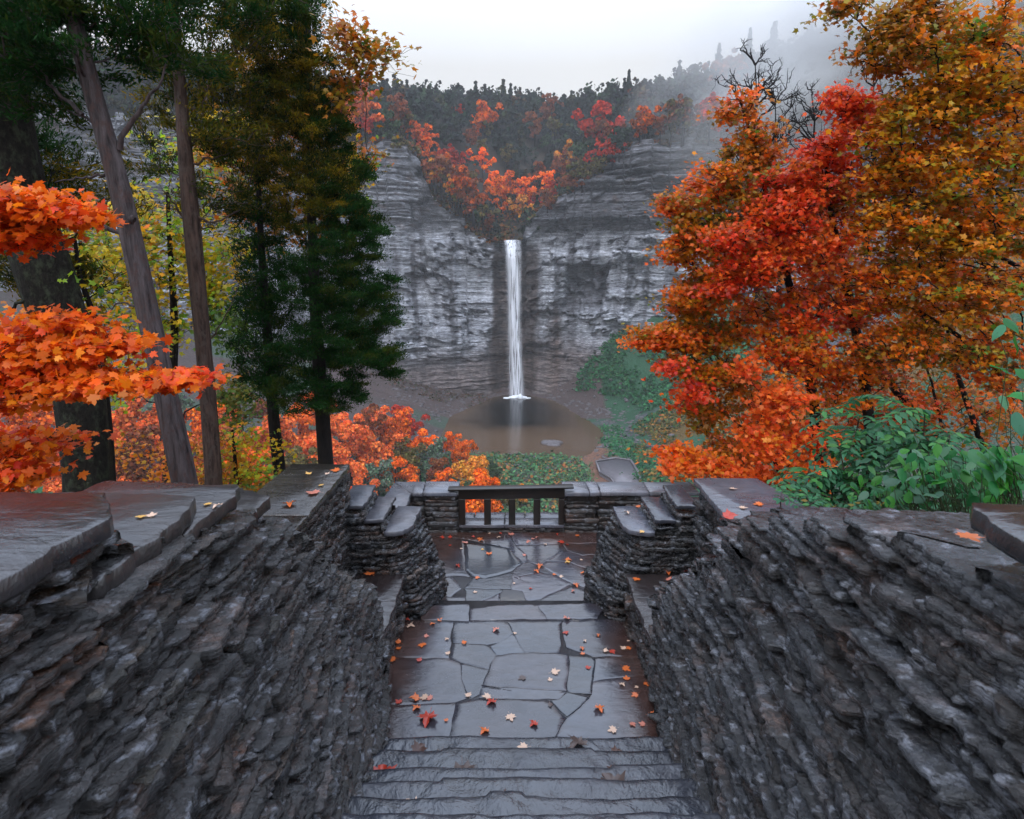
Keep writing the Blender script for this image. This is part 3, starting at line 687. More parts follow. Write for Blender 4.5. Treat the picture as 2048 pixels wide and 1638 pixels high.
# gorge ground cover
def on_ground(n, x0, x1, y0, y1, cond=None, seed=0):
    r2 = np.random.default_rng(seed); x = r2.uniform(x0, x1, n); y = r2.uniform(y0, y1, n); z = ground(x, y)
    k = (y < y_c(x)-.5) & ~inside(x, y, POOLP)
    if cond is not None: k &= cond(x, y, z)
    return np.stack([x, y, z], 1)[k]
TG = [(.03, .13, .05, 5), (.05, .19, .07, 4), (.015, .075, .035, 3), (.09, .15, .05, 1)]
nzf = lambda x, y: fbm(x/13, y/13, 0, 3, 9)
scatter('shrubbery', 'blue green plants covering the scree slope right of the pool', on_ground(15000, 24, 95, 180, 250, lambda x, y, z: (z > FLOOR+3+4*nzf(x, y)) & (nzf(x*1.6, y) > -.35) & (z < -19+2*nzf(x, y)), 2), .8, TG, mat=q, seed=6, per=5, spread=.7)
scatter('shrubbery', 'yellow and green scrub on the bank below the right maple', on_ground(3200, 30, 75, 112, 190, lambda x, y, z: (z > FLOOR+1.5) & (nzf(x*2, y) > -.25), 3), .7,
        [(.05, .09, .03, 4), (.3, .15, .03, 2), (.4, .18, .04, 1.2), (.12, .1, .03, 2)], mat=q, seed=7, per=7, spread=.8)
scatter('shrubbery', 'low green bushes dotted with orange between the overlook and the pool', on_ground(2600, -30, 19, 104, 160, None, 5), .62,
        [(.08, .2, .08, 5), (.045, .12, .06, 3), (.5, .16, .04, .8), (.1, .12, .04, 2), (.11, .09, .08, 1)], mat=q, seed=8, per=10, spread=1.0)
scatter('shrubbery', 'green strip of plants beside the pool outlet', on_ground(500, 27, 36, 120, 195, None, 15), .6, TG, mat=q, seed=18, per=7, spread=.8)
xs_ = rng.uniform(-95, -4, 900)
scatter('shrubbery', 'rusty weeds at the foot of the cliff left of the pool', on_ground(2200, -80, -6, 225, 262, lambda x, y, z: nzf(x*2, y) > 0, 16), .6, [(.09, .055, .045, 3), (.06, .07, .04, 2), (.16, .07, .04, 1)], mat=q, seed=19, per=4, spread=.8)
# loose rocks round the pool
q2 = M('scree_rock'); n1 = q2.noise(q2.pos(), 1.2, 4); q2.set(Base_Color=q2.ramp(n1, [(.3, (.06, .05, .05)), (.7, (.17, .15, .155))]), Roughness=.7)
rb = Bag(); P = on_ground(1500, -45, 45, 150, 256, lambda x, y, z: z < -38, 9)
CUBE = np.array([(a, b, c_) for a in (-.5, .5) for b in (-.5, .5) for c_ in (-.5, .5)]); CF = np.array([(0, 1, 3, 2), (4, 6, 7, 5), (0, 4, 5, 1), (2, 3, 7, 6), (0, 2, 6, 4), (1, 5, 7, 3)])
for p in P: rb.add((CUBE*rng.uniform(.2, 1.1)*np.array([1.4, 1, .6])+.13*rng.normal(size=(8, 3)))+p, CF)
o = rb.build('scree', q2.m); o['kind'] = 'stuff'; o['label'] = 'loose broken shale around the pool'
o = lump('boulder', at_z(1103, 886, FLOOR+.1), (3.4, 2.6, .9), q2.m, (1, 1, 1), 7); tag(o, 'low grey boulder lying in the shallow front of the pool', 'boulder')
o = lump('boulder', at_z(1108, 890, FLOOR+.1), (2, 1.6, .5), q2.m, (1, 1, 1), 3); tag(o, 'flat wet rock at the near edge of the grey boulder in the pool', 'boulder')

# ------------------------------------------------------------------ autumn trees on the slope below the overlook
SL = [(120,850,120,1.3,'salmon'),(60,900,95,1.2,'salmon'),(20,850,110,1.2,'orange'),(180,880,100,1.1,'salmon'),(250,850,105,1.3,'salmon'),(270,920,80,1.2,'rust'),(240,960,62,.9,'salmon'),(320,880,95,1.2,'salmon'),
      (420,850,110,1.2,'orange'),(470,880,95,1.2,'salmon'),(500,930,80,1.1,'orange'),(560,880,100,1.3,'salmon'),(600,850,112,1.2,'orange'),(590,940,78,1.0,'olive'),(620,905,92,1.1,'salmon'),
      (680,870,108,1.2,'salmon'),(700,930,84,1.1,'salmon'),(720,860,120,1.2,'rust'),(745,900,95,1.2,'salmon'),(760,850,122,1.2,'salmon'),(755,950,76,.9,'grey green'),(790,860,118,1.2,'orange'),
      (800,910,96,1.15,'olive'),(815,845,124,1.,'red'),(845,880,108,1.1,'bright orange'),(840,925,90,1.,'grey green'),(870,905,98,.9,'grey green'),(790,945,80,1.,'orange'),
      (905,890,112,.8,'orange'),(885,945,88,.9,'rust'),(940,945,92,1.,'yellow orange'),(925,900,116,.75,'orange'),(975,975,88,.7,'orange'),(910,985,76,.8,'green'),(955,1010,72,1.,'orange'),(1000,1000,78,.7,'olive'),
      (870,980,74,.9,'orange'),(400,930,76,1.0,'salmon'),(100,960,70,1.,'salmon'),(20,970,66,1.,'rust'),(345,960,66,.9,'salmon'),(450,960,66,.8,'olive'),(720,985,70,.8,'salmon'),(985,940,104,.5,'green'),(1040,985,88,.45,'yellow orange'),
      (525,970,68,.9,'orange'),(640,985,66,.9,'salmon'),(160,820,140,1.4,'rust'),(640,820,140,1.2,'salmon'),(480,820,140,1.3,'rust'),(330,825,140,1.3,'grey green')]
for px, py, Y, s, cn_ in SL:
    s *= .95; h = 11*s
    c0 = np.array(COLS[cn_])*(1 if cn_ not in ('salmon', 'orange') else 1.1)
    x_, Y_, z0 = stand(px, py, h*.66, Y*.82, 200, lambda a, b: float(ground(np.array([a]), np.array([b]))[0]))
    o = copy_tree(PN[rng.integers(0, 3)], (x_, Y_, z0), rng.random()*6, (s, s, s), tuple(c0*rng.uniform(.85, 1.15)))
    zone = 'behind the railing' if px > 900 else 'beyond the terrace corner' if px > 690 else 'behind the two cedars' if px > 440 else 'behind the leaning grey trunk' if px > 230 else 'behind the lichened trunk'
    tag(o, f'{"tall" if s > 1.1 else "small" if s < .9 else "medium"} {cn_} tree downslope, {zone}', 'tree', f'{cn_} trees on the slope below the overlook')
for r_ in PR+PC+PN:
    for ch in list(r_.children): bpy.data.objects.remove(ch)
    bpy.data.objects.remove(r_)
# ------------------------------------------------------------------ stonework of the overlook
srng = np.random.default_rng(21)
STC = [(0.036, 0.0382, 0.0446, 5), (0.0562, 0.0583, 0.0662, 3), (0.0245, 0.0238, 0.0259, 3), (0.0324, 0.0238, 0.0194, 1.5), (0.0158, 0.0122, 0.0108, 1.5)]
STL = [(0.0245, 0.0223, 0.023, 3), (0.036, 0.0331, 0.0338, 3), (0.0158, 0.0122, 0.0108, 3), (0.0324, 0.0209, 0.0144, 3), (0.0504, 0.0302, 0.018, 1), (0.0288, 0.0245, 0.0173, 1)]
STB = [(0.0323, 0.0255, 0.0229, 3), (0.0553, 0.0357, 0.0255, 4), (0.0723, 0.0459, 0.0323, 2), (0.0229, 0.017, 0.0145, 3), (0.0408, 0.0382, 0.0391, 2)]
def course(bag, P, z0, z1, step=.03, amp=.022, stone=(.14, .5), pal=STC, rec=.1, inset=.006, rgh=.007, seed=0, smooth_top=True, exposed=None):
    """one course of flat stones: outline P walked at `step`, broken into stones that stand in or out"""
    P = [np.array(p, float) for p in P]; n = len(P); pts, nor, cols, tlts = [], [], [], []; con = srng.normal()*amp*.5; tl_ = 0; inn, zjs = [], []; newb = False; zj = (0, 0); o_ = 0; old_o = 0
    area = sum(P[i][0]*P[(i+1) % n][1]-P[(i+1) % n][0]*P[i][1] for i in range(n)); sg = 1 if area > 0 else -1
    left = 0; off = 0; cc = pick(pal, 1, srng)[0]; rot = 0; pos = 0; ln_ = .3
    for i in range(n):
        a, b = P[i], P[(i+1) % n]; d = b-a; Ln = np.hypot(*d); 
        if Ln < 1e-6: continue
        d = d/Ln; nv_ = np.array([d[1], -d[0]])*sg; ex = exposed is None or exposed[i]
        st_ = step if ex else max(step, Ln/2)
        k = max(1, int(Ln/st_)); 
        for j in range(k):
            s = j*Ln/k
            if left <= 0:
                if ex and j > 0: newb = True; old_o = o_
                ln_ = srng.uniform(*stone); left = ln_; off = con+srng.normal()*amp; tl_ = srng.normal()*.0022; 
                if srng.random() < rec: off -= srng.uniform(.025, .055)
                cc = pick(pal, 1, srng)[0]*srng.uniform(.7, 1.3); rot = srng.normal()*amp*1.8; gap = True
            q_ = 1-left/ln_; bulge = -.008*(abs(2*q_-1))**10*(1 if ex else 0)
            if newb:      # close the old stone just before the break so that joints stay crisp
                pts.append(a+d*(s-.003)+nv_*old_o); inn.append(a+d*min(max(s-.003, min(.11, Ln*.45)), Ln-min(.11, Ln*.45))-nv_*.12); nor.append(nv_); cols.append(cols[-1]); tlts.append(tlts[-1]); zjs.append(zjs[-1]); newb = False
                zj = (srng.normal()*.1, srng.normal()*.1)
            o_ = (off + rot*(q_-.5) + bulge + srng.normal()*rgh) if ex else 0
            if gap and ex: o_ -= .012
            gap = False
            pts.append(a+d*s+nv_*o_); e_m = min(.11, Ln*.45); inn.append(a+d*min(max(s, e_m), Ln-e_m)-nv_*.12); zjs.append(zj if ex else (0, 0)); nor.append(nv_); cols.append(cc); tlts.append(tl_ if ex else 0); left -= Ln/k
    pts = np.array(pts); nor = np.array(nor); cols = np.array(cols); inn = np.array(inn); zjs = np.array(zjs); m = len(pts)
    nor = unit(nor+np.roll(nor, 1, 0)+1e-9)
    th = z1-z0; tilt = srng.normal()*.006
    zs = [z0, z0+th*.12, z0+th*.86, z1]; ins = [inset*1.6, 0, 0, inset]; tlt = np.array(tlts)
    und = .5+.5*vnoise(pts[:, 0]*9, pts[:, 1]*9, z0*40, 5)
    V = []
    for r in range(4):
        jit = rgh*.5*srng.normal(size=(m, 1)); p = pts-nor*(ins[r]+(.006*und[:, None] if r in (0, 3) else 0))+nor*jit+nor*(tlt[:, None]*(r-1.5)*(th/.03))
        z = zs[r]+((srng.normal(size=m)*.03+zjs[:, r-1])*th if r in (1, 2) else (.0025*und if r == 3 else 0)) + tilt*0
        V.append(np.column_stack([p, np.broadcast_to(z, (m,))]))
    V.append(np.column_stack([inn, np.full(m, z1+.001)]))
    V = np.vstack(V); i = np.arange(m); F = [np.stack([r*m+i, r*m+(i+1) % m, (r+1)*m+(i+1) % m, (r+1)*m+i], 1) for r in range(4)]
    tops = [list(range(4*m, 5*m)), list(range(m))[::-1]]
    if sg < 0: F = [f[:, ::-1] for f in F]; tops = [t[::-1] for t in tops]
    bag.append((V, F, tops, np.tile(cols, (5, 1))))
def build_courses(name, bag, mat, parent=None):
    V = []; FS = []; T = []; C = []; n = 0
    for v_, F, t, c_ in bag:
        V.append(v_); FS += [f+n for f in F]; T += [[k+n for k in tt_] for tt_ in t]; C.append(c_); n += len(v_)
    o = mk(name, np.vstack(V), [np.vstack(FS), T], mat, cols=np.vstack(C))
    return local(o, parent) if parent else o
def slab(name, P, z0, z1, mat, parent, step=.04, rgh=.004, col=None, seed=0, bev=.0035, wob=.006):
    P = [np.array(p[:2], float) for p in P]; n = len(P); pts, nor = [], []
    area = sum(P[i][0]*P[(i+1) % n][1]-P[(i+1) % n][0]*P[i][1] for i in range(n)); sg = 1 if area > 0 else -1
    for i in range(n):
        a, b = P[i], P[(i+1) % n]; d = b-a; Ln = np.hypot(*d); d = d/max(Ln, 1e-9); nv_ = np.array([d[1], -d[0]])*sg
        k = max(1, int(Ln/step))
        for j in range(k): pts.append(a+d*(j*Ln/k)+nv_*(srng.normal()*rgh + wob*float(vnoise((a+d*(j*Ln/k))[0]*7, (a+d*(j*Ln/k))[1]*7, seed, 3)))); nor.append(nv_)
    pts = np.array(pts); nor = np.array(nor); nor = unit(nor+np.roll(nor, 1, 0)+1e-9); m = len(pts)
    V = np.vstack([np.column_stack([pts-nor*bev*b_, np.full(m, z)]) for z, b_ in ((z0, .6), (z0+(z1-z0)*.2, 0), (z1-min(bev, (z1-z0)*.3), 0), (z1, 1.))])
    i = np.arange(m); F = [np.stack([r*m+i, r*m+(i+1) % m, (r+1)*m+(i+1) % m, (r+1)*m+i], 1) for r in range(3)]; T = [list(range(3*m, 4*m)), list(range(m))[::-1]]
    if sg < 0: F = [f[:, ::-1] for f in F]; T = [t[::-1] for t in T]
    c_ = np.tile(np.array(col if col is not None else (1, 1, 1)) * srng.uniform(.8, 1.2), (4*m, 1))
    o = mk(name, V, F+[T], mat, cols=c_)
    return local(o, parent) if parent is not None else o
LAND, TERR = -3.07, -3.15
# --- stair walls
def stair_wall(sgn, base_x, top_x, back, prof, label):
    """prof: (y, h) descending top profile; h = drop below the eye"""
    bag_ = []; z = -3.5; ys_p = [p[0] for p in prof]; hs_p = [p[1] for p in prof]
    root = empty('stair_wall', (sgn*top_x, 2, LAND), label, 'wall', 'dry stone walls beside the stairs')
    zt = -hs_p[0]
    while z < zt-.004:
        th = min(srng.choice([.009, .014, .021, .03, .048], p=[.2, .27, .27, .18, .08]), zt-z)
        if zt-z-th < .01: th = zt-z
        z1 = z+th; yend = np.interp(-z1, hs_p, ys_p) + srng.uniform(-.07, .09)
        def fx(y):          # the face leans in towards its foot, and the flight narrows upwards
            dep = np.clip((-z1-np.interp(y, ys_p, hs_p))/1.2, 0, 1.1); return top_x-(top_x-np.interp(y, [1.2, 1.9, 3.5], base_x))*dep
        ysm = [-.9]+[y for y in (.3, .8, 1.2, 1.6, 2., 2.4, 2.8, 3.2, 3.6) if y < yend-.15]
        skew = srng.uniform(-.05, .05)
        P = [(sgn*fx(y), y) for y in ysm]+[(sgn*fx(yend), yend+skew), (sgn*(fx(yend)+.25), yend+srng.uniform(-.04, .03)), (sgn*back, yend-skew*.5-.02), (sgn*back, -.9)]
        course(bag_, P, z, z1, .015 if z1 > -2.2 else .024, .02, (.07, .5), (STC if sgn > 0 else STL), .2, .0025, .0042, exposed=[1]*(len(P)-2)+[0, 0])
        z = z1
    build_courses('stonework', bag_, MAT['ledge'], root)
    return root
PL = [(1.30, .60), (1.62, .74), (1.95, .80), (2.2, .9), (2.45, 1.08), (2.8, 1.32), (3.1, 1.6), (3.4, 1.85), (3.75, 2.08), (4.02, 2.25), (4.06, 2.62), (4.06, 3.6)]
wl = stair_wall(-1, [.67, .72, .88], .985, 1.55, PL, 'rough stacked stone wall left of the stairs with three flat slabs on top')
slab('coping', [(-.955, -.9), (-.96, 1.36), (-1.08, 1.50), (-1.58, 1.52), (-1.6, -.9)], -.598, -.55, MAT['cap'], wl, .03, .005, (.6, .54, .54), wob=.007)
slab('coping', [(-.97, 1.3), (-.985, 1.72), (-1.03, 1.86), (-1.56, 1.9), (-1.56, 1.3)], -.745, -.69, MAT['cap'], wl, .03, .005, (.55, .5, .5), wob=.007)
slab('coping', [(-.99, 1.7), (-1.0, 2.03), (-1.04, 2.16), (-1.57, 2.2), (-1.57, 1.7)], -.805, -.755, MAT['cap'], wl, .03, .005, (.5, .45, .45), wob=.007)
slab('coping', [(-1.0, 2.0), (-1.0, 2.36), (-1.2, 2.48), (-1.56, 2.46), (-1.57, 2.0)], -.93, -.88, MAT['cap'], wl, .03, .006, (.5, .43, .42), wob=.007)
PRr = [(.95, .56), (1.25, .62), (1.6, .70), (2.05, .82), (2.4, .98), (2.75, 1.2), (2.95, 1.42), (3.2, 1.66), (3.5, 1.9), (3.8, 2.1), (3.98, 2.25), (4.02, 2.62), (4.02, 3.6)]
wr_ = stair_wall(1, [.78, .86, 1.03], 1.04, 1.62, PRr, 'rough stacked stone wall right of the stairs with a jagged top edge')
slab('coping', [(1.0, -.9), (1.01, 1.16), (1.06, 1.30), (1.62, 1.30), (1.66, -.9)], -.548, -.50, MAT['cap'], wr_, .03, .006, (.8, .8, .82), wob=.007)

# --- benches in the two alcoves
for s, xi, xo, y0, y1, lab in ((-1, .97, 1.46, 3.85, 5.0, 'stone bench seat in the alcove left of the landing'), (1, 1.03, 1.5, 3.85, 5.0, 'stone bench seat in the alcove right of the landing')):
    rt = empty('bench', (s*1.2, 4.4, LAND), lab, 'bench', 'stone benches beside the landing')
    bb = []; z = -3.3
    while z < -2.665:
        th = min(srng.uniform(.03, .07), -2.66-z); course(bb, [(s*(xi+.04), y0), (s*(xi+.02), y1), (s*xo, y1), (s*xo, y0)], z, z+th, .03, .014, (.15, .5), STB, .1, exposed=[1, 0, 0, 0]); z += th
    build_courses('base', bb, MAT['ledge'], rt)
    slab('seat', [(s*xi, y0), (s*(xi-.01), 4.5), (s*(xi+.0), y1-.01), (s*xo, y1-.01), (s*xo, y0)], -2.657, -2.60, MAT['cap'], rt, .05, .004, (.75, .55, .5))

# --- high back walls of the alcoves
def block_wall(name, P, ztop, zb, label, caps, cat='wall', thk=(.025, .07), pal=STC, amp=.014, mat='ledge', group=None, capcol=(.9, .85, .85), capth=.05, stone=(.15, .45), exposed=None, over=.02, rec=.08, zfn=None):
    c0 = np.mean(np.array(P), 0); rt = empty(name, (c0[0], c0[1], zb), label, cat, group); bb = []; z = zb
    while z < ztop-capth-.006:
        th = srng.uniform(*thk)
        if ztop-capth-z-th < .02: th = ztop-capth-.003-z
        course(bb, P if zfn is None else zfn(z+th), z, z+th, .03, amp, stone, pal, rec, exposed=exposed); z += th
    build_courses('stonework', bb, MAT[mat], rt)
    for i, c_ in enumerate(caps): slab('coping', c_, ztop-capth, ztop, MAT['cap'], rt, .04, .003, capcol, seed=i)
    return rt
block_wall('alcove_wall', [(-1.47, 3.5), (-1.47, 5.15), (-1.95, 5.15), (-1.95, 3.5)], -1.62, -3.3, 'tall stone wall behind the left bench with a brown leaf strewn slab on top',
           [[(-1.44, 3.98), (-1.46, 5.17), (-1.99, 5.19), (-2.0, 3.98)], [(-1.42, 3.3), (-1.44, 3.972), (-2.0, 3.972), (-1.98, 3.3)]], capcol=(.75, .62, .5), group='tall walls behind the benches', pal=STB)
block_wall('alcove_wall', [(1.52, 3.4), (1.56, 4.75), (2.1, 4.75), (2.1, 3.4)], -1.6, -3.3, 'tall stone wall behind the right bench with a pale wet slab on top',
           [[(1.47, 3.3), (1.5, 4.72), (1.62, 4.74), (2.02, 4.72), (2.12, 4.2), (2.12, 3.3)]], capcol=(1.8, 1.85, 2.0), group='tall walls behind the benches')
# --- stepped walls closing the alcoves, round cornered
def buttress(s, label, xend, cx0, cx1, t1, t2):
    rt = empty('stepped_wall', (s*1.2, 5.3, TERR), label, 'wall', 'stepped walls at the terrace entrance'); bb = []; z = -3.3
    tops = [(-2.24, 1.12)]
    while z < -2.25:
        th = srng.uniform(.018, .055); th = min(th, -2.243-z) if -2.243-z < .07 else th
        z1 = z+th; e = (z1+3.15)/.9; xi = np.interp(-z1, [2.25, 2.4, 2.62, 2.8, 2.86, 3.3], [.9, .84, .77, .73, .68, .66])*xend
        xn = xi+.13; rr = .14
        arc = [(s*(xn+rr*(1-math.sin(a))+.0), 5.0+rr*(1-math.cos(a))) for a in np.linspace(0, math.pi/2, 5)]
        P = [(s*t2, 5.0)]+arc+[(s*(xi+.03), 5.38), (s*xi, 5.62+srng.uniform(-.03, .02)), (s*t2, 5.64)]
        course(bb, P, z, z1, .022, .012, (.1, .4), STC if s > 0 else STC+STB, .1, exposed=[1]*(len(P)-2)+[1, 0]); z = z1
    for (xa, zt_) in ((t1+.003, -2.0), (cx1+.003, -2.12)):
        zz_ = -2.243
        while zz_ < zt_-.045:
            th = min(srng.uniform(.02, .05), zt_-.04-zz_)
            if zt_-.04-zz_-th < .015: th = zt_-.04-zz_
            course(bb, [(s*xa, 5.02), (s*xa, 5.6), (s*(t2+.02), 5.6), (s*(t2+.02), 5.02)], zz_, zz_+th, .03, .01, (.12, .3), STC, .05); zz_ += th
    build_courses('stonework', bb, MAT['ledge'], rt)
    slab('coping', [(s*t2, 5.04), (s*(t1+.01), 5.05), (s*t1, 5.3), (s*(t1+.02), 5.6), (s*t2, 5.6)], -2.0, -1.965, MAT['cap'], rt, .03, .005, (1.2, 1.2, 1.3))
    slab('coping', [(s*(t1-.004), 5.0), (s*(cx1+.01), 5.02), (s*cx1, 5.6), (s*(t1-.004), 5.6)], -2.12, -2.085, MAT['cap'], rt, .03, .005, (1.3, 1.3, 1.45))
    arc = [(s*(cx0+.2*(1-math.sin(a))), 4.98+.2*(1-math.cos(a))) for a in np.linspace(0, math.pi/2, 6)]
    slab('coping', [(s*cx1, 4.98)]+arc+[(s*(cx0+.0), 5.6), (s*cx1, 5.62)], -2.235, -2.19, MAT['cap'], rt, .03, .004, (1.7, 1.75, 1.95))
    return rt
buttress(-1, 'dark stepped stone wall with rounded corner left of the terrace entrance', 1.0, .90, 1.14, 1.32, 1.56)
buttress(1, 'dark stepped stone wall with rounded corner right of the terrace entrance', 1.1, 1.0, 1.27, 1.46, 1.66)
# --- terrace parapets
FY, BY = 7.15, 7.55; PTOP = -2.60
pg = 'stone piers at the ends of the railing'
block_wall('stone_pier', [(-.68, FY), (-1.1, FY), (-1.1, BY-.02), (-.68, BY-.02)], PTOP, -3.4, 'brown stone pier at the left end of the railing', [[(-.69, FY-.03), (-1.11, FY-.03), (-1.14, BY), (-.69, BY)]], 'pier', (.04, .08), STB, .006, 'pier', pg, (2.7, 2.75, 2.95), .055)
block_wall('stone_pier', [(.67, FY), (1.09, FY), (1.09, BY-.02), (.67, BY-.02)], PTOP, -3.4, 'brown stone pier at the right end of the railing', [[(.66, FY-.03), (.97, FY-.03), (.965, BY), (.65, BY)], [(.976, FY-.03), (1.1, FY-.02), (1.11, BY), (.972, BY)]], 'pier', (.04, .08), STB, .006, 'pier', pg, (2.7, 2.75, 2.95), .055)
block_wall('parapet', [(-1.105, FY+.02), (-1.5, FY+.02), (-1.5, BY-.02), (-1.105, BY-.02)], PTOP-.003, -3.4, 'short corner parapet left of the left pier', [[(-1.12, FY-.03), (-1.27, FY-.03), (-1.27, FY-.03), (-1.55, BY), (-1.145, BY)]], 'parapet', (.04, .08), STB, .006, 'pier', 'terrace parapets', (2.7, 2.75, 2.95), .055)
block_wall('parapet', [(-1.28, 5.66), (-1.28, FY), (-1.52, FY+.1), (-1.6, 5.66)], PTOP-.006, -3.4, 'side parapet of the terrace running towards the left bench', [[(-1.25, 6.65), (-1.262, FY-.035), (-1.545, BY-.03), (-1.6, 6.65)], [(-1.25, 5.68), (-1.25, 6.642), (-1.6, 6.642), (-1.6, 5.68)]], 'parapet', (.04, .08), STB, .006, 'pier', 'terrace parapets', (2.4, 2.45, 2.7), .055)
block_wall('parapet', [(1.095, FY+.03), (2.1, FY+.03), (2.1, BY-.03), (1.095, BY-.03)], PTOP-.004, -3.4, 'long low parapet right of the right pier with two pale cap slabs', [[(1.115, FY), (1.72, FY), (1.72, BY-.01), (1.12, BY-.01)], [(1.73, FY+.01), (2.35, FY+.01), (2.35, BY-.01), (1.73, BY-.01)]], 'parapet', (.04, .08), STB, .006, 'pier', 'terrace parapets', (2.7, 2.75, 2.95), .055)
block_wall('parapet', [(2.02, 5.66), (2.02, FY), (2.33, FY), (2.33, 5.66)], PTOP-.06, -3.4, 'side parapet of the terrace running towards the right bench', [[(1.98, 5.66), (1.98, FY-.01), (2.36, FY-.01), (2.36, 5.66)]], 'parapet', (.04, .08), STB, .006, 'pier', 'terrace parapets', (2.4, 2.45, 2.7), .055)
block_wall('stone_sill', [(-.675, FY+.01), (.665, FY+.01), (.665, BY-.03), (-.675, BY-.03)], -3.035, -3.4, 'low wet stone sill under the railing',
           [[(-.67, FY-.02), (-.1, FY-.02), (-.1, FY+.2), (-.67, FY+.2)], [(-.092, FY-.02), (.66, FY-.02), (.66, FY+.2), (-.092, FY+.2)]]+[[(x0, FY+.208), (x1, FY+.208), (x1+.01, BY), (x0+.01, BY)] for x0, x1 in ((-.67, -.5), (-.49, -.33), (-.32, -.1), (-.09, .16), (.17, .36), (.37, .65))],
           'sill', (.04, .07), STB, .006, 'pier', None, (2.2, 2.2, 2.4), .045)
# --- railing
def box(x0, x1, y0, y1, z0, z1):
    return np.array([(x, y, z) for x in (x0, x1) for y in (y0, y1) for z in (z0, z1)], float)
def boxobj(name, b, mat, parent, bev=.004):
    o = mk(name, b, [CF], mat); local(o, parent); m_ = o.modifiers.new('edge', 'BEVEL'); m_.width = bev; m_.segments = 2; return o
rl = empty('railing', (0, 7.22, -3.03), 'dark brown timber railing of thick square posts between the two stone piers', 'railing')
b = box(-.80, .77, 7.09, 7.22, -2.572, -2.55); b[4:, 2] += .03; b[4:, 1] += .0
boxobj('top_rail', b, MAT['timber'], rl, .006)
b = box(-.673, .66, 7.13, 7.2, -2.70, -2.577); b[4:, 2] += .02; boxobj('rail_board', b, MAT['timber'], rl)
for x, wd in ((-.632, .08), (-.31, .085), (0.0, .085), (.315, .085), (.625, .07)):
    boxobj('post', box(x-wd/2, x+wd/2, 7.125, 7.205, -3.034, -2.69), MAT['timber'], rl)

# --- steps, landing, terrace floor
st = empty('stone_steps', (0, 2.5, LAND), 'wet grey stone steps leading down to the landing', 'steps')
nos = [3.40, 3.11, 2.83, 2.57, 2.33, 2.10, 1.88, 1.66, 1.42, 1.15]
srng2 = np.random.default_rng(3)
for i, yn in enumerate(nos):
    zt = LAND+.152*(i+1); yb = nos[i+1]-.03 if i+1 < len(nos) else -.9
    nxs, nys = 110, (16 if i < 9 else 70); xs_ = np.linspace(-1.05, 1.2, nxs); front = yn + .03*fbm(xs_*2.2, 0*xs_, i*3.3, 4, 5) + .012*np.sign(vnoise(xs_*1.1, 0*xs_, i*2.2, 9))
    t = np.linspace(0, 1, nys)[:, None]; YY = front[None]*(1-t)+yb*t; XX = xs_[None]+0*YY
    amp = (.008 if i < 4 else .02)
    cl_ = fbm(XX*7+YY*9, YY*3-XX*2, i*5.1, 4, 15)
    ZZ = zt + amp*cl_ + (.006 if i > 4 else .002)*fbm(XX*16+YY*22, YY*12-XX*5, i*2.2, 3, 19) - .012*(1-sm(0, .12, t)) + .008*np.sign(vnoise(XX*1.6, YY*0, i*7.7, 2))*0
    fr = np.stack([np.stack([xs_, front+.002, np.full(nxs, zt-.16)], 1), np.stack([xs_, front+.004+.006*srng2.normal(size=nxs), np.full(nxs, zt-.08)], 1)])
    V = np.vstack([fr[0], fr[1], np.stack([XX, YY, ZZ], -1).reshape(-1, 3)])
    o = mk('step', V, [grid_faces(nys+2, nxs)], MAT['step'], cols=np.tile(np.array([1, 1, 1.])*srng2.uniform(.85, 1.15), (len(V), 1)), smooth=False); local(o, st)
    o.data.shade_smooth()
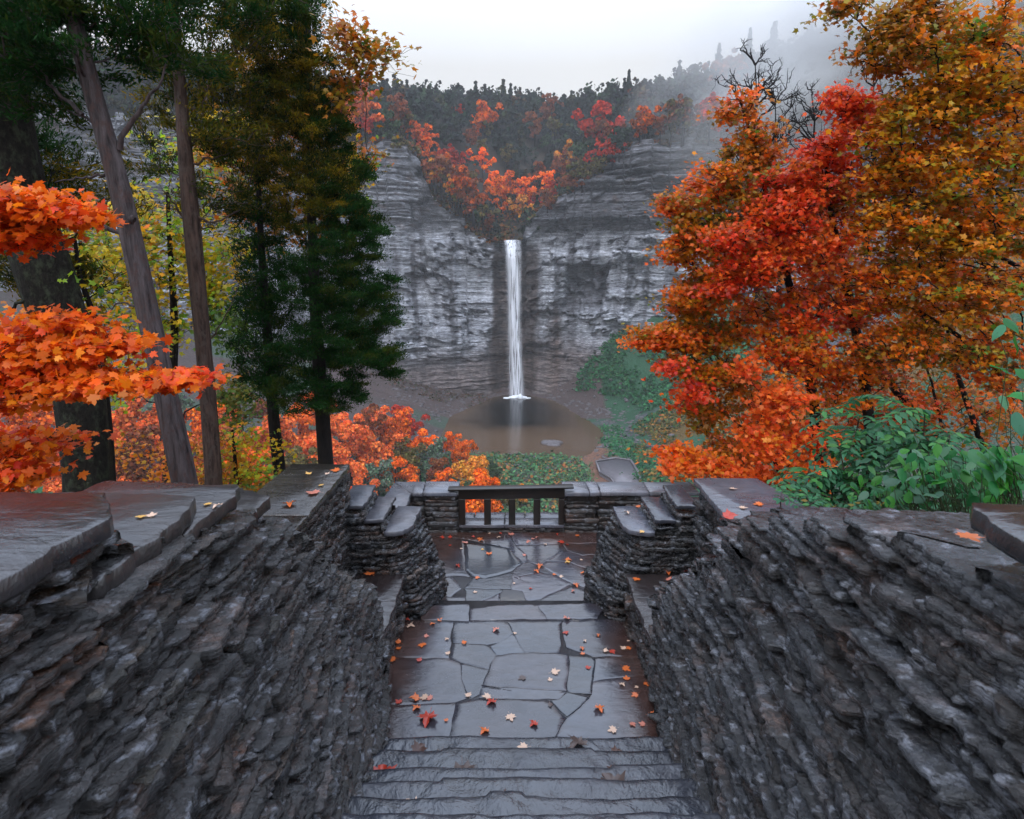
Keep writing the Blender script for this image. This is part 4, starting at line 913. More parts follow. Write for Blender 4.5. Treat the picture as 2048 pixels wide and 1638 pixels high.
def flagfloor(name, stones, zt, th, sub=.05):
    """stones: outlines in photo pixels, put where they lie on the floor plane z=zt"""
    V = []; FS = []; C = []; n = 0
    for si, s in enumerate(stones):
        P = np.array([at_z(px, py, zt)[:2] for px, py in s]); c0 = P.mean(0); pts = []
        m0 = len(P)
        for i in range(m0):
            a, b = P[i], P[(i+1) % m0]; Ln = np.hypot(*(b-a)); k = max(1, int(Ln/.035))
            for j in range(k):
                p = a+(b-a)*j/k; w_ = .010*np.array([vnoise(p[0]*11, p[1]*11, 0, 6), vnoise(p[0]*11, p[1]*11, 0, 7)]); pts.append(p+w_)
        pts = np.array(pts); d = pts-c0; L_ = np.linalg.norm(d, axis=1, keepdims=True); m = len(pts)
        tl = srng2.normal(size=2)*.004; dz = abs(srng2.normal())*.0016
        ringk = [(.016, -.02), (.009, 0)]+[None]*7
        rr = []
        for r in range(8):
            if r == 0: q_ = c0+d*(1+.004/L_); z = np.full(m, zt-th)
            else:
                q_ = c0+d*(1+(.005-.0028*(r > 1))/L_)*(1-max(0, (r-2))/6*.96 if r > 2 else 1)
                z = zt + dz + (q_-c0)@tl + (-.0015 if r == 1 else 0) + (.002*fbm(q_[:, 0]*5, q_[:, 1]*9, si*3.1, 4, 25) if r > 1 else 0)
            rr.append(np.column_stack([q_, z]))
        Vs = np.vstack(rr); i = np.arange(m)
        for r in range(7): FS.append(np.stack([r*m+i, r*m+(i+1) % m, (r+1)*m+(i+1) % m, (r+1)*m+i], 1)[:, ::1]+n)
        cc_ = np.tile(np.array([1, 1, 1.])*srng2.uniform(.7, 1.25)*np.array([srng2.uniform(.95, 1.12), 1, 1]), (len(Vs), 1))
        refl_f = sm(.0, .35, np.abs(Vs[:, 0]-.03)-.62+.22*fbm(Vs[:, 0]*2, Vs[:, 1]*2, 0, 3, 88)+(.7 if zt < -3.1 else 0)*sm(6.5, 7.1, Vs[:, 1]))[:, None]  # brown edge tint: reflected walls and orange trees painted into the stone colour
        V.append(Vs); C.append(cc_*(1-refl_f)+cc_*np.array([.9, .5, .34])*refl_f); n += len(Vs)
        FS.append(('T', [k+n-len(Vs)+7*m for k in range(m)]))
    arr = [f for f in FS if not isinstance(f, tuple)]; T = [f[1] for f in FS if isinstance(f, tuple)]
    return mk(name, np.vstack(V), [np.vstack(arr), T], MAT['floor'], cols=np.vstack(C), smooth=False)
def cp(x, y): return (740+x*.3027, 1180+y*.3027)          # photo crop -> photo pixels
LS = [[(120,195),(545,200),(520,450),(120,445)],[(555,200),(905,210),(950,290),(860,345),(760,362),(552,345)],[(905,210),(1262,200),(1255,412),(1020,412),(950,290)],
      [(1270,200),(1790,190),(1830,430),(1480,442),(1400,410),(1300,380)],[(552,345),(760,362),(795,375),(835,430),(780,520),(600,480),(530,450)],[(795,372),(860,345),(950,290),(1020,412),(835,428)],
      [(835,430),(1015,412),(1255,412),(1312,430),(1310,560),(1290,665),(940,645),(755,625),(785,540)],[(600,485),(780,522),(720,690),(660,718),(630,660),(600,580)],
      [(1320,440),(1490,455),(1465,690),(1300,672),(1318,560)],[(1495,450),(1830,430),(1850,560),(1480,600)],[(80,445),(520,452),(595,490),(600,590),(645,715),(570,735),(90,770)],
      [(740,625),(940,648),(1290,668),(1240,722),(720,715)],[(1300,678),(1450,715),(1305,835),(1200,735),(1240,725)],[(1480,604),(1850,565),(1900,980),(1210,990),(1300,850),(1450,722),(1468,695)],
      [(570,740),(720,722),(1180,732),(1295,850),(1210,985),(515,985)],[(60,772),(565,742),(510,990),(40,990)]]
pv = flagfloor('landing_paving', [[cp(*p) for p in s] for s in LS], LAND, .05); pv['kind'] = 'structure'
TS_ = [[(330,105),(655,95),(648,205),(340,195)],[(662,125),(860,100),(1100,95),(1165,190),(660,198)],[(1108,95),(1560,92),(1500,190),(1172,190)]]
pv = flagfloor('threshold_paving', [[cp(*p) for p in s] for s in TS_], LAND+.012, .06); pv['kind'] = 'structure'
def cq(x, y): return (840+x*.18555, 930+y*.18555)
TT = [[(-50,1230),(340,1200),(450,1330),(330,1425),(-60,1430)],[(-60,1435),(330,1430),(490,1420),(500,1520),(480,1700),(-60,1700)],[(500,1360),(480,1340),(900,1335),(870,1375),(600,1490),(510,1510)],
      [(560,1215),(700,1230),(1000,1160),(980,1340),(900,1335),(480,1335),(550,1240)],[(600,1492),(860,1385),(840,1470),(1160,1458),(1230,1560),(1200,1700),(500,1700),(520,1520)],
      [(1000,1165),(1010,1215),(1260,1160),(1500,1205),(1640,1285),(1290,1440),(1150,1460),(1100,1360),(990,1340)],[(1300,1445),(1650,1295),(1900,1380),(1900,1700),(1240,1700),(1260,1560)],
      [(470,830),(700,860),(960,900),(1090,1060),(980,1150),(700,1225),(560,1205),(490,1130),(500,950)],[(100,760),(465,800),(490,1130),(540,1210),(360,1195),(-50,1225),(0,900)],
      [(940,720),(1030,870),(1150,980),(1160,1040),(1095,1060),(960,895),(480,800),(480,720)],[(1035,870),(1230,860),(1540,850),(1540,930),(1350,1040),(1300,1080),(1165,1040),(1150,980)],
      [(1545,850),(1900,850),(1900,960),(1750,975),(1590,920)],[(1590,930),(1750,980),(1950,970),(1960,1100),(1800,1120),(1600,1040),(1355,1040),(1540,935)],
      [(1360,1048),(1600,1048),(1800,1128),(1960,1110),(1960,1370),(1650,1285),(1500,1200),(1300,1090)],[(1170,1045),(1300,1085),(1490,1195),(1270,1155),(1012,1210),(1000,1155),(1095,1065)],
      [(950,720),(1900,720),(1900,842),(1540,845),(1230,855),(1040,862)],[(-100,720),(475,720),(475,795),(100,755)]]
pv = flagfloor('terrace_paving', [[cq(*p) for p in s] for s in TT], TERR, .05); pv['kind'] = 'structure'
jb = Bag(); jb.add(box(-1.3, 1.4, 3.2, 5.36, LAND-.2, LAND-.006), CF); jb.add(box(-1.6, 2.1, 5.37, 7.2, TERR-.2, TERR-.006), CF)
o = jb.build('path_bed', MAT['joint']); o['kind'] = 'structure'
# ------------------------------------------------------------------ near trees, left
def stubs(pts, col=None):
    def f(wb, rng):
        for P, r0, r1 in pts: 
            P = smooth_path(P, 12); P[1:-1] += rng.normal(size=(10, 3))*.01
            wb.add(*tube(P, np.linspace(r0, r1, 12), 6, .1))
    return f
def pl(Y, *pp): return [at_y(a, b, Y) for a, b in pp]
Y1 = 5.6
tree('cedar_tree', 'leaning grey barked cedar trunk behind the left wall, dark foliage at its top', 'tree',
     trunkpx([(395,1120,56),(378,1000,50),(335,800,44),(290,600,41),(258,450,38),(228,330,35),(195,220,32),(165,110,31),(140,0,26),(110,-160,20)], Y1),
     [blob(120,60,Y1,170,90,.7,60,CEDAR), blob(300,90,Y1+.3,120,70,.6,34,CEDAR), blob(60,190,Y1+.2,90,60,.5,22,CEDAR), blob(250,-60,Y1,260,70,.8,50,CEDAR), blob(20,-10,Y1,140,120,.7,50,CEDAR)],
     BLADE, .062, 120, MAT['bark_grey'], MAT['needle'], (.15, .06), 'trees behind the left wall', .007, seed=1, spray=True, ns=26, rough=.14,
     extra=stubs([(pl(Y1, (240,300), (262,235), (285,205), (318,175), (335,120)), .024, .006), (pl(Y1, (275,470), (220,460), (160,430), (140,380)), .03, .008), (pl(Y1, (210,350), (170,355), (110,365)), .014, .004),
                  (pl(Y1, (165,230), (110,180), (70,130)), .02, .006), (pl(Y1-.1, (262,440), (268,436)), .03, .02), (pl(Y1, (290,620), (240,600), (200,640)), .012, .003)]))
Y2 = 6.6
tree('old_tree', 'thick dark trunk with pale lichen patches at the far left', 'tree',
     trunkpx([(185,1120,108),(178,980,86),(168,850,88),(150,760,92),(120,640,94),(85,540,100),(50,420,88),(20,300,78),(0,150,80),(-30,-60,60)], Y2),
     [blob(20,300,Y2+.4,110,130,.9,70,CEDAR), blob(60,520,Y2+.6,120,70,.6,46,CEDARY), blob(0,120,Y2,150,120,.9,80,CEDAR), blob(180,380,Y2+.7,110,70,.5,26,CEDARY), blob(170,560,Y2+.7,80,60,.5,14,CEDARY)],
     BLADE, .068, 100, MAT['bark_lichen'], MAT['needle'], (.17, .08), 'trees behind the left wall', .009, seed=2, spray=True, ns=30, rough=.2,
     extra=stubs([(pl(Y2-.2, (100,600), (60,590), (20,620)), .04, .012), (pl(Y2, (130,560), (170,620), (195,680), (215,760)), .03, .02)]))
tree('sapling', 'thin dark stem standing close beside the thick lichened trunk', 'tree',
     trunkpx([(222,1100,22),(222,980,20),(216,860,18),(205,740,16),(195,650,12),(160,560,9),(150,480,6)], 7.0),
     [blob(190,560,7.1,90,110,.6,26,YELG), blob(240,700,7.1,60,60,.5,10,YELG)], MAPLE_S, .085, 14, MAT['bark_dark'], MAT['leaf'], (.22, .14), 'trees behind the left wall', .005, seed=3)
Y3 = 8.0
tree('tall_tree', 'slim brown trunk with knots standing between the leaning grey trunk and the cedars', 'tree',
     trunkpx([(440,1150,36),(428,960,34),(420,850,32),(408,700,31),(398,600,30),(384,450,31),(372,330,27),(362,200,22),(352,80,17),(345,-60,12)], Y3),
     [blob(420,90,Y3+.2,140,110,.9,80,CEDARY), blob(330,160,Y3+.4,110,90,.8,34,CEDARY), blob(450,260,Y3+.3,90,80,.7,40,CEDARY), blob(380,-30,Y3,260,70,1,80,CEDAR), blob(300,330,Y3+.5,90,60,.6,16,CEDARY), blob(430,400,Y3+.4,70,60,.6,18,CEDARY)],
     BLADE, .064, 125, MAT['bark_brown'], MAT['needle'], (.17, .08), 'trees behind the left wall', .008, seed=4, spray=True, ns=18, rough=.1,
     extra=stubs([(pl(Y3, (385,465), (350,410), (325,380)), .02, .006), (pl(Y3, (378,335), (410,318), (460,305)), .018, .005), (pl(Y3, (392,430), (430,448), (480,420)), .02, .006), (pl(Y3, (418,680), (450,640), (480,560)), .012, .003)]))
Y4 = 9.4
tree('cedar_tree', 'dark narrow cedar left of the tallest dark cedar', 'tree',
     trunkpx([(575,1120,32),(562,960,26),(548,850,24),(540,740,20),(530,600,16),(520,450,12),(515,300,8),(512,180,4)], Y4),
     [blob(530,660,Y4,62,120,.8,137,CEDAR), blob(545,760,Y4,60,50,.6,50,CEDAR), blob(520,500,Y4+.1,52,120,.6,87,CEDAR), blob(515,330,Y4+.1,60,120,.6,87,CEDARY), blob(520,170,Y4,60,100,.6,75,CEDARY)],
     BLADE, .06, 95, MAT['bark_dark'], MAT['needle'], (.13, .08), 'dark cedars beyond the left wall', .006, seed=5, spray=True, ns=14)
Y5 = 9.0
tree('cedar_tree', 'tallest dark green cedar just left of the waterfall view', 'tree',
     trunkpx([(665,1110,40),(652,930,30),(645,830,28),(636,700,24),(628,560,20),(622,420,15),(618,280,11),(612,120,8),(606,-60,5)], Y5),
     [blob(640,780,Y5,110,55,.8,102,CEDAR), blob(735,700,Y5,70,48,.7,71,CEDAR), blob(770,715,Y5,42,16,.4,15,CEDAR), blob(780,750,Y5,30,14,.4,8,CEDAR), blob(650,690,Y5,95,60,1,97,CEDAR), blob(710,610,Y5,85,60,.9,97,CEDAR), blob(780,640,Y5,30,20,.4,10,CEDAR),
      blob(620,560,Y5,90,70,1,75,CEDAR), blob(690,500,Y5,85,60,.9,86,CEDAR), blob(755,560,Y5,40,24,.5,12,CEDAR), blob(740,470,Y5,35,40,.4,15,CEDAR), blob(640,400,Y5,90,80,.9,108,CEDARY), blob(700,400,Y5,50,60,.6,32,CEDAR), blob(725,340,Y5,26,26,.4,10,CEDAR),
      blob(620,280,Y5,80,80,.8,108,CEDARY), blob(670,250,Y5,35,70,.5,30,CEDAR), blob(600,150,Y5,75,80,.8,97,CEDARY), blob(590,30,Y5,60,80,.7,75,CEDAR), blob(500,20,Y5,90,60,.7,64,CEDAR)],
     BLADE, .05, 190, MAT['bark_dark'], MAT['needle'], (.115, .05), 'dark cedars beyond the left wall', .006, seed=6, spray=True, ns=16)
# broadleaf tree whose branch reaches over the gap at the top
YB = 10.5
tree('oak_tree', 'yellow brown broadleaf tree behind the tallest cedar with a branch reaching right over the sky', 'tree',
     trunkpx([(664,1120,22),(654,900,20),(632,600,18),(620,350,15),(612,200,12),(620,80,9),(600,-60,6)], YB),
     [blob(690,75,YB-1.8,50,30,.4,20,OLIVE), blob(745,98,YB-1.8,48,22,.4,20,OLIVE), blob(712,140,YB-1.8,34,32,.4,13,OLIVE), blob(680,190,YB-1.8,26,32,.4,9,OLIVE), blob(690,330,YB-.4,52,34,.4,22,YELG), blob(725,310,YB-.4,28,20,.3,8,ORANGE2), blob(680,390,YB-.4,50,40,.4,16,YELG),
      blob(560,380,YB,110,120,.8,60,OLIVE), blob(560,220,YB,100,100,.8,50,OLIVE), blob(480,330,YB,90,90,.6,36,OLIVE), blob(540,100,YB,90,80,.6,36,OLIVE)],
     MAPLE_S, .1, 16, MAT['bark_dark'], MAT['leaf'], (.26, .17), 'trees behind the left wall', .006, seed=7)
YG = 11.5
tree('maple_tree', 'yellow green maple filling the gap between the grey trunk and the cedars', 'tree',
     trunkpx([(330,1150,22),(335,950,20),(345,800,17),(350,650,14),(340,500,10),(335,380,6)], YG),
     [blob(330,520,YG,110,70,1,86,YELG), blob(430,560,YG,60,60,.7,38,YELG), blob(270,430,YG,100,60,.8,57,YELG), blob(330,650,YG,70,60,.7,35,YELG), blob(450,640,YG,50,60,.6,32,[(.08,.18,.03,3),(.14,.22,.02,2)]),
      blob(470,800,YG,50,70,.6,41,[(.1,.16,.02,2),(.3,.2,.02,1)]), blob(250,560,YG,60,80,.6,38,YELG), blob(440,480,YG,60,60,.6,32,YELG), blob(420,300,YG,110,90,.7,54,YELG), blob(180,470,YG,70,60,.6,28,YELG), blob(100,640,YG,110,60,.6,35,ORANGE2), blob(230,760,YG,60,60,.6,19,YELG)],
     MAPLE_S, .115, 15, MAT['bark_dark'], MAT['leaf'], (.32, .2), 'trees behind the left wall', .006, seed=8)
tree('young_maple', 'low golden orange sapling at the foot of the grey trunk', 'sapling',
     trunkpx([(480,1150,14),(475,1000,12),(470,920,8),(465,860,5)], 8.6),
     [blob(460,960,8.6,90,45,.6,44,ORANGE2+YELG), blob(540,930,8.6,50,50,.5,18,YELG), blob(430,900,8.6,60,40,.5,14,ORANGE2), blob(540,985,8.2,60,30,.4,22,[(.06,.14,.03,3),(.5,.2,.02,2)]), blob(480,880,8.7,50,50,.5,16,YELG), blob(330,950,8.9,80,45,.5,18,ORANGE2), blob(260,900,8.9,60,60,.5,10,ORANGE2)],
     MAPLE_S, .075, 16, MAT['bark_dark'], MAT['leaf'], (.22, .15), 'saplings behind the left wall', .004, seed=9)
YM = 3.9
tree('maple_tree', 'bright orange maple whose leafy boughs reach in from the left edge', 'tree',
     trunkpx([(-330,1300,60),(-320,1000,56),(-300,800,52),(-280,600,46),(-260,400,36),(-240,200,24)], YM),
     [blob(40,410,YM,80,34,.28,54,ORANGE), blob(130,430,YM,46,20,.22,24,ORANGE), blob(30,470,YM,60,24,.25,24,ORANGE), blob(-40,430,YM,80,60,.3,35,ORANGE),
      blob(130,640,YM,56,26,.22,20,ORANGE), blob(60,690,YM,90,36,.28,45,ORANGE), blob(190,690,YM,90,26,.25,43,ORANGE), blob(60,760,YM-.1,90,42,.3,54,ORANGE), blob(190,760,YM-.1,90,26,.25,40,ORANGE), blob(320,762,YM-.1,80,18,.2,29,ORANGE), blob(385,755,YM-.1,26,14,.12,8,RED),
      blob(50,890,YM+.3,80,36,.25,29,ORANGE), blob(15,950,YM+.1,60,42,.25,29,ORANGE), blob(120,875,YM+.3,26,14,.15,6,ORANGE), blob(-60,760,YM,90,90,.3,40,ORANGE)],
     MAPLE, .066, 17, MAT['bark_dark'], MAT['leaf'], (.18, .04), None, .004, up=.75, seed=10, jit=.16, sag=.03)
g = tree('ivy_plant', 'small pale green leafy sprig just above the left wall top', 'plant',
     trunkpx([(70,1060,4),(72,1010,3),(80,985,2)], 2.6), [blob(82,990,2.6,22,9,.05,5,GREEN)], OVAL, .05, 5, MAT['bark_dark'], MAT['leaf'], (.03, .015), None, .002, seed=11)

# ------------------------------------------------------------------ near trees, right
YR = 8.3
MR = [(.8, .15, .008, 4), (.8, .25, .01, 3), (.45, .2, .008, 3), (.12, .18, .015, 2), (.85, .1, .01, 2)]
tree('maple_tree', 'olive and orange maple with a dark stem, leftmost of the trees right of the waterfall', 'tree',
     trunkpx([(1660,1150,26),(1648,1000,24),(1638,880,22),(1620,760,20),(1600,640,17),(1575,560,14),(1555,470,12),(1530,380,9),(1505,280,6),(1480,200,4)], YR),
     [blob(1480,215,YR,32,36,.3,16,MR), blob(1500,290,YR,52,46,.5,38,OLIVE+MR), blob(1420,370,YR,48,46,.5,34,MR), blob(1365,410,YR,42,22,.3,20,MR), blob(1510,400,YR,90,60,.7,66,OLIVE), blob(1400,470,YR,66,40,.5,44,OLIVE+MR), blob(1370,500,YR,44,30,.4,18,MR),
      blob(1430,560,YR,84,44,.6,60,MR), blob(1380,600,YR,56,34,.5,36,MR), blob(1330,670,YR,56,22,.3,32,MR), blob(1295,684,YR,32,9,.2,12,ORANGE), blob(1400,680,YR,80,44,.6,52,OLIVE+MR), blob(1360,730,YR,40,24,.4,16,MR), blob(1440,760,YR,76,44,.6,44,OLIVE+MR), blob(1420,830,YR,56,36,.5,26,OLIVE+MR),
      blob(1500,640,YR+.3,100,60,.8,60,MR), blob(1500,500,YR+.4,100,60,.7,56,OLIVE+MR), blob(1540,820,YR+.3,90,60,.7,50,MR), blob(1480,900,YR+.3,70,40,.6,32,MR)],
     MAPLE_S, .07, 38, MAT['bark_dark'], MAT['leaf'], (.19, .075), 'maples right of the terrace', .008, seed=12, jit=.25)
tree('maple_tree', 'fiery red maple crown in the middle of the right hand trees', 'tree',
     trunkpx([(1760,1150,30),(1750,1000,26),(1740,850,22),(1720,700,18),(1690,550,14),(1660,420,10),(1650,300,6)], 8.0),
     [blob(1700,210,7.9,42,24,.3,20,RED), blob(1680,190,8,22,16,.2,6,RED), blob(1650,310,7.9,46,50,.5,36,RED), blob(1590,370,7.7,60,46,.5,44,RED), blob(1740,250,8,60,40,.5,36,RED), blob(1560,430,7.6,66,40,.5,44,RED), blob(1460,480,7.5,50,22,.3,24,RED), blob(1600,500,7.8,100,50,.6,60,RED+SALMON),
      blob(1500,540,7.5,60,30,.4,26,RED), blob(1430,580,7.5,32,14,.2,9,RED), blob(1660,400,8,70,60,.6,46,RED+MR), blob(1650,620,7.9,100,70,.7,60,RED+MR), blob(1590,700,7.7,80,60,.6,46,RED+MR), blob(1700,760,7.9,100,60,.7,46,MR)],
     MAPLE_S, .07, 38, MAT['bark_dark'], MAT['leaf'], (.19, .075), 'maples right of the terrace', .008, seed=13, jit=.25)
tree('maple_tree', 'salmon orange young maple low down between the terrace and the green shrubs', 'tree',
     trunkpx([(1600,1150,14),(1590,1020,12),(1560,950,9),(1530,870,6),(1520,800,4)], 7.2),
     [blob(1400,930,7.2,72,16,.25,26,SALMON), blob(1350,905,7.3,34,22,.25,12,ORANGE), blob(1480,950,7.1,60,24,.3,22,SALMON), blob(1530,880,7.2,70,44,.4,34,SALMON), blob(1560,800,7.2,70,50,.4,34,SALMON), blob(1600,950,7.1,60,36,.3,26,SALMON), blob(1500,745,7.3,26,30,.2,7,SALMON), blob(1380,790,7.6,30,50,.3,12,RED), blob(1345,740,7.6,24,14,.2,5,RED), blob(1620,880,7.2,50,50,.3,18,RED+SALMON)],
     MAPLE_S, .074, 28, MAT['bark_dark'], MAT['leaf'], (.19, .09), 'maples right of the terrace', .004, seed=14, jit=.17)
BR = [(.72, .29, .008, 4), (.85, .26, .008, 3), (.4, .28, .012, 3), (.12, .3, .03, 2), (.9, .16, .008, 2)]
tree('beech_tree', 'broad brown gold beech filling the right edge with branches arching over the sky', 'tree',
     trunkpx([(2240,1200,70),(2230,950,66),(2220,700,60),(2200,450,52),(2180,200,42),(2150,-50,30)], 7.4),
     [blob(1900,60,7.0,120,60,.7,62,BR), blob(1800,30,6.9,70,26,.4,28,OLIVE), blob(1680,14,6.8,50,12,.3,10,OLIVE), blob(1780,70,6.8,42,30,.4,15,OLIVE), blob(1800,120,6.8,60,24,.4,15,OLIVE), blob(1730,110,6.8,28,12,.2,4,OLIVE), blob(2000,120,7.0,120,90,.7,64,BR+[(.07,.2,.04,3)]),
      blob(1900,180,7.0,110,60,.6,56,BR), blob(1830,250,7.0,80,50,.6,42,BR), blob(2000,270,7.0,110,80,.7,68,BR), blob(1880,350,7.1,120,70,.7,76,BR), blob(1780,330,7.3,70,50,.5,30,BR), blob(2000,430,7.1,110,80,.7,71,BR), blob(1850,470,7.2,120,70,.7,68,BR), blob(1750,440,7.4,70,60,.6,35,BR+MR),
      blob(1980,570,7.2,110,70,.7,56,BR+MR), blob(1830,590,7.3,110,70,.7,56,BR+MR), blob(1740,560,7.5,60,60,.6,25,MR), blob(1900,690,7.4,130,60,.7,54,BR+MR), blob(2010,720,7.3,70,60,.6,34,MR), blob(1780,700,7.5,90,50,.6,34,MR)],
     MAPLE_S, .068, 38, MAT['bark_dark'], MAT['leaf'], (.19, .07), None, .009, seed=15, jit=.25,
     extra=stubs([(pl(7.3, (2200,760), (2080,560), (1950,480), (1850,440)), .04, .008), (pl(7.2, (2200,400), (2050,330), (1920,300)), .03, .006), (pl(7.4, (2150,900), (1960,700), (1840,620), (1770,590)), .04, .01), (pl(7.2, (2200,600), (2040,545), (1860,520)), .025, .006)]))
tree('maple_tree', 'dim rust coloured maple behind the green shrubs, two slanting dark stems', 'tree',
     trunkpx([(1930,1150,30),(1900,980,26),(1860,880,22),(1800,790,18),(1740,710,14),(1700,640,9)], 9.2),
     [blob(1750,820,9.3,130,80,.8,60,MR+RED), blob(1900,800,9.3,120,80,.8,50,MR), blob(2020,850,9.3,80,80,.8,30,MR), blob(1650,900,9.3,80,60,.7,36,MR+RED), blob(1830,640,9.5,160,80,.8,50,MR), blob(1950,500,9.6,140,120,.8,50,MR), blob(1700,480,9.6,120,100,.8,40,MR), blob(1600,560,9.6,100,100,.8,36,MR)],
     MAPLE_S, .09, 22, MAT['bark_dark'], MAT['leaf'], (.3, .2), 'maples right of the terrace', .006, seed=16, jit=.22,
     extra=stubs([(pl(9.1, (1990,960), (1930,800), (1900,700), (1890,560)), .05, .02), (pl(9.0, (1900,960), (1880,820), (1840,700)), .03, .012)]))
# bare trees
def bare(px, py0, py1, Y, label, seed, n=5):
    rng_ = np.random.default_rng(seed); a = at_y(px, py0, Y); b_ = at_y(px+rng_.uniform(-20, 20), py1, Y); root = empty('bare_tree', tuple(a), label, 'tree', 'leafless trees in the mist behind the maples')
    H = b_[2]-a[2]; tb = Bag(); P = bez(a, b_, 0, .012, 10, rng_); tb.add(*tube(P, np.linspace(H*.016, H*.002, 10), 6)); tb.build('trunk', MAT['bark_dark'], root)
    bb = Bag()
    def br(p, d, L_, r, dep):
        q_ = p+d*L_; Pm = bez(p, q_, 0, .06, 5, rng_, .08); bb.add(*tube(Pm, np.linspace(r, r*.4, 5), 4))
        if dep > 0:
            for _ in range(4): br(Pm[rng_.integers(1, 5)], unit(d+.62*rng_.normal(size=3)+np.array([0, 0, .25])), L_*rng_.uniform(.4, .65), r*.55, dep-1)
    for i in range(16):
        k = rng_.integers(3, 10); ang = rng_.random()*6.28; br(P[k], unit(np.array([math.cos(ang), math.sin(ang), rng_.uniform(.6, 1.3)])), H*rng_.uniform(.16, .32)*(1.15-k/12), H*.005, 2)
    bb.build('branches', MAT['bark_dark'], root)
bare(1510, 640, 130, 24, 'leafless tree rising above the top of the olive maple', 1)
bare(1560, 620, 210, 26, 'thin leafless tree just right of the tallest bare tree', 2)
bare(1640, 620, 190, 24, 'leafless tree left of the red maple top', 3)
bare(1470, 600, 240, 27, 'small leafless tree left of the tallest bare tree', 4)
bare(1735, 520, 130, 30, 'faint leafless tree in the mist above the red maple', 5)
q = M('green_stem'); q.set(Base_Color=(.05, .07, .025), Roughness=.5); MAT['stem'] = q.m
# green compound-leaf shrubs
def sumac(name, label, stems, Y, size, pal, seed, nl=9):
    rng_ = np.random.default_rng(seed); base = at_y(stems[0][0], 1110, Y); root = empty(name, tuple(base), label, 'shrub', 'green shrubs behind the right wall')
    sb = Bag(); lb = Bag()
    for (px, py, n) in stems:
        tip = at_y(px, py, Y+rng_.uniform(-.3, .3)); bs = at_y(px+rng_.uniform(-60, 60), 1110, Y); P = bez(bs, tip, 0, .03, 7, rng_); sb.add(*tube(P, np.linspace(.012, .004, 7), 5))
        for k in range(n):
            p0 = P[rng_.integers(3, 7)]; ang = rng_.random()*6.28; L_ = size*nl*.62*rng_.uniform(.7, 1.2)
            d = unit(np.array([math.cos(ang), math.sin(ang)*.8-.2, rng_.uniform(-.1, .6)])); t = np.linspace(0, 1, nl)[:, None]
            R_ = p0+d*L_*t+np.array([0, 0, -1])*L_*.55*t**2; sb.add(*tube(R_, np.linspace(.003, .0015, nl), 3))
            tan = unit(np.gradient(R_, axis=0)); side = unit(np.cross(tan, np.array([0, 0, 1.])))
            for s in (-1, 1):
                ax_ = unit(side*s+.35*tan+np.array([0, 0, -.25])); C = R_+ax_*size*.5; N = unit(np.cross(ax_, tan)*s*-1+.25*rng_.normal(size=(nl, 3)))
                N = np.where(N[:, 2:3] < 0, -N, N); col = pick(pal, nl, rng_)
                lb.add(*leaves(C, N, size*rng_.uniform(.8, 1.1, nl), OVAL, rng_, ax_, 1.1), leafcols(col, OVAL, .14, rng_))
    sb.build('stems', MAT['bark_brown'], root); lb.build('foliage', MAT['leaf'], root); return root
sumac('sumac_shrub', 'feathery green shrub with drooping compound leaves over the right wall', [(1720,830,16),(1780,800,18),(1850,820,18),(1680,900,16),(1640,960,16),(1760,900,18),(1830,900,16),(1900,870,16),(1580,985,10),(1700,980,14),(1790,985,14),(1620,930,10),(1900,960,14)], 4.6, .085, GREEN, 41, 10)
sumac('sumac_shrub', 'yellowish green shrub low against the right wall top', [(1560,1000,7),(1620,1010,8),(1690,1000,9),(1760,1005,10),(1840,1000,10)], 3.6, .05, GREEN+[(.3, .2, .03, .6)], 42, 8)
def bigleaf(name, label, pts, Y, size, pal, seed, dep=.15):
    rng_ = np.random.default_rng(seed); base = at_y(pts[0][0]+40, 1150, Y); root = empty(name, tuple(base), label, 'shrub', 'green shrubs behind the right wall'); sb = Bag(); lb = Bag()
    for px, py in pts:
        tip = at_y(px, py, Y+rng_.uniform(-dep, dep)); bs = at_y(px+rng_.uniform(10, 90), 1120, Y); P = bez(bs, tip, 0, .04, 6, rng_); sb.add(*tube(P, np.linspace(.0035, .0015, 6), 4))
        N = np.array([[rng_.normal()*.6, -.6+rng_.normal()*.4, .8+rng_.normal()*.4]]); lb.add(*leaves(tip[None], N, [size*rng_.uniform(.7, 1.2)], BIG, rng_, np.array([[rng_.normal(), 0, rng_.normal()-.6]])), leafcols(pick(pal, 1, rng_), BIG, .15, rng_))
    sb.build('stems', MAT['stem'], root); lb.build('foliage', MAT['leaf'], root); return root
a_ = np.linspace(0, 2*math.pi, 17)[:-1]
BIG = tmpl_star([(.34*math.sin(t)*(1+.35*math.cos(t))*(1+.05*math.cos(9*t)), -.55*math.cos(t)-.1*abs(math.cos(t/2))**9+(.16 if abs(t-math.pi) < .1 else 0)) for t in a_], (0, 0), .45)
r5 = np.random.default_rng(8)
bigleaf('leafy_shrub', 'bush of broad bright green leaves at the right edge above the wall', [(2025,650),(1995,665),(2035,690),(2000,735),(2045,745),(2010,805),(2040,850),(2040,790)]+[(r5.uniform(1960, 2060), r5.uniform(900, 1000)) for _ in range(60)], 2.6, .08, [(.03, .2, .05, 3), (.05, .26, .03, 2), (.08, .24, .12, 2)], 51)
bigleaf('leafy_shrub', 'low bush of rounded green leaves along the top of the right wall', [(r5.uniform(1800, 1980), r5.uniform(900, 1010)) for _ in range(150)]+[(r5.uniform(1700, 1860), r5.uniform(960, 1015)) for _ in range(40)], 3.2, .06, [(.03, .17, .05, 3), (.05, .23, .03, 2), (.09, .22, .12, 2)], 52, .25)

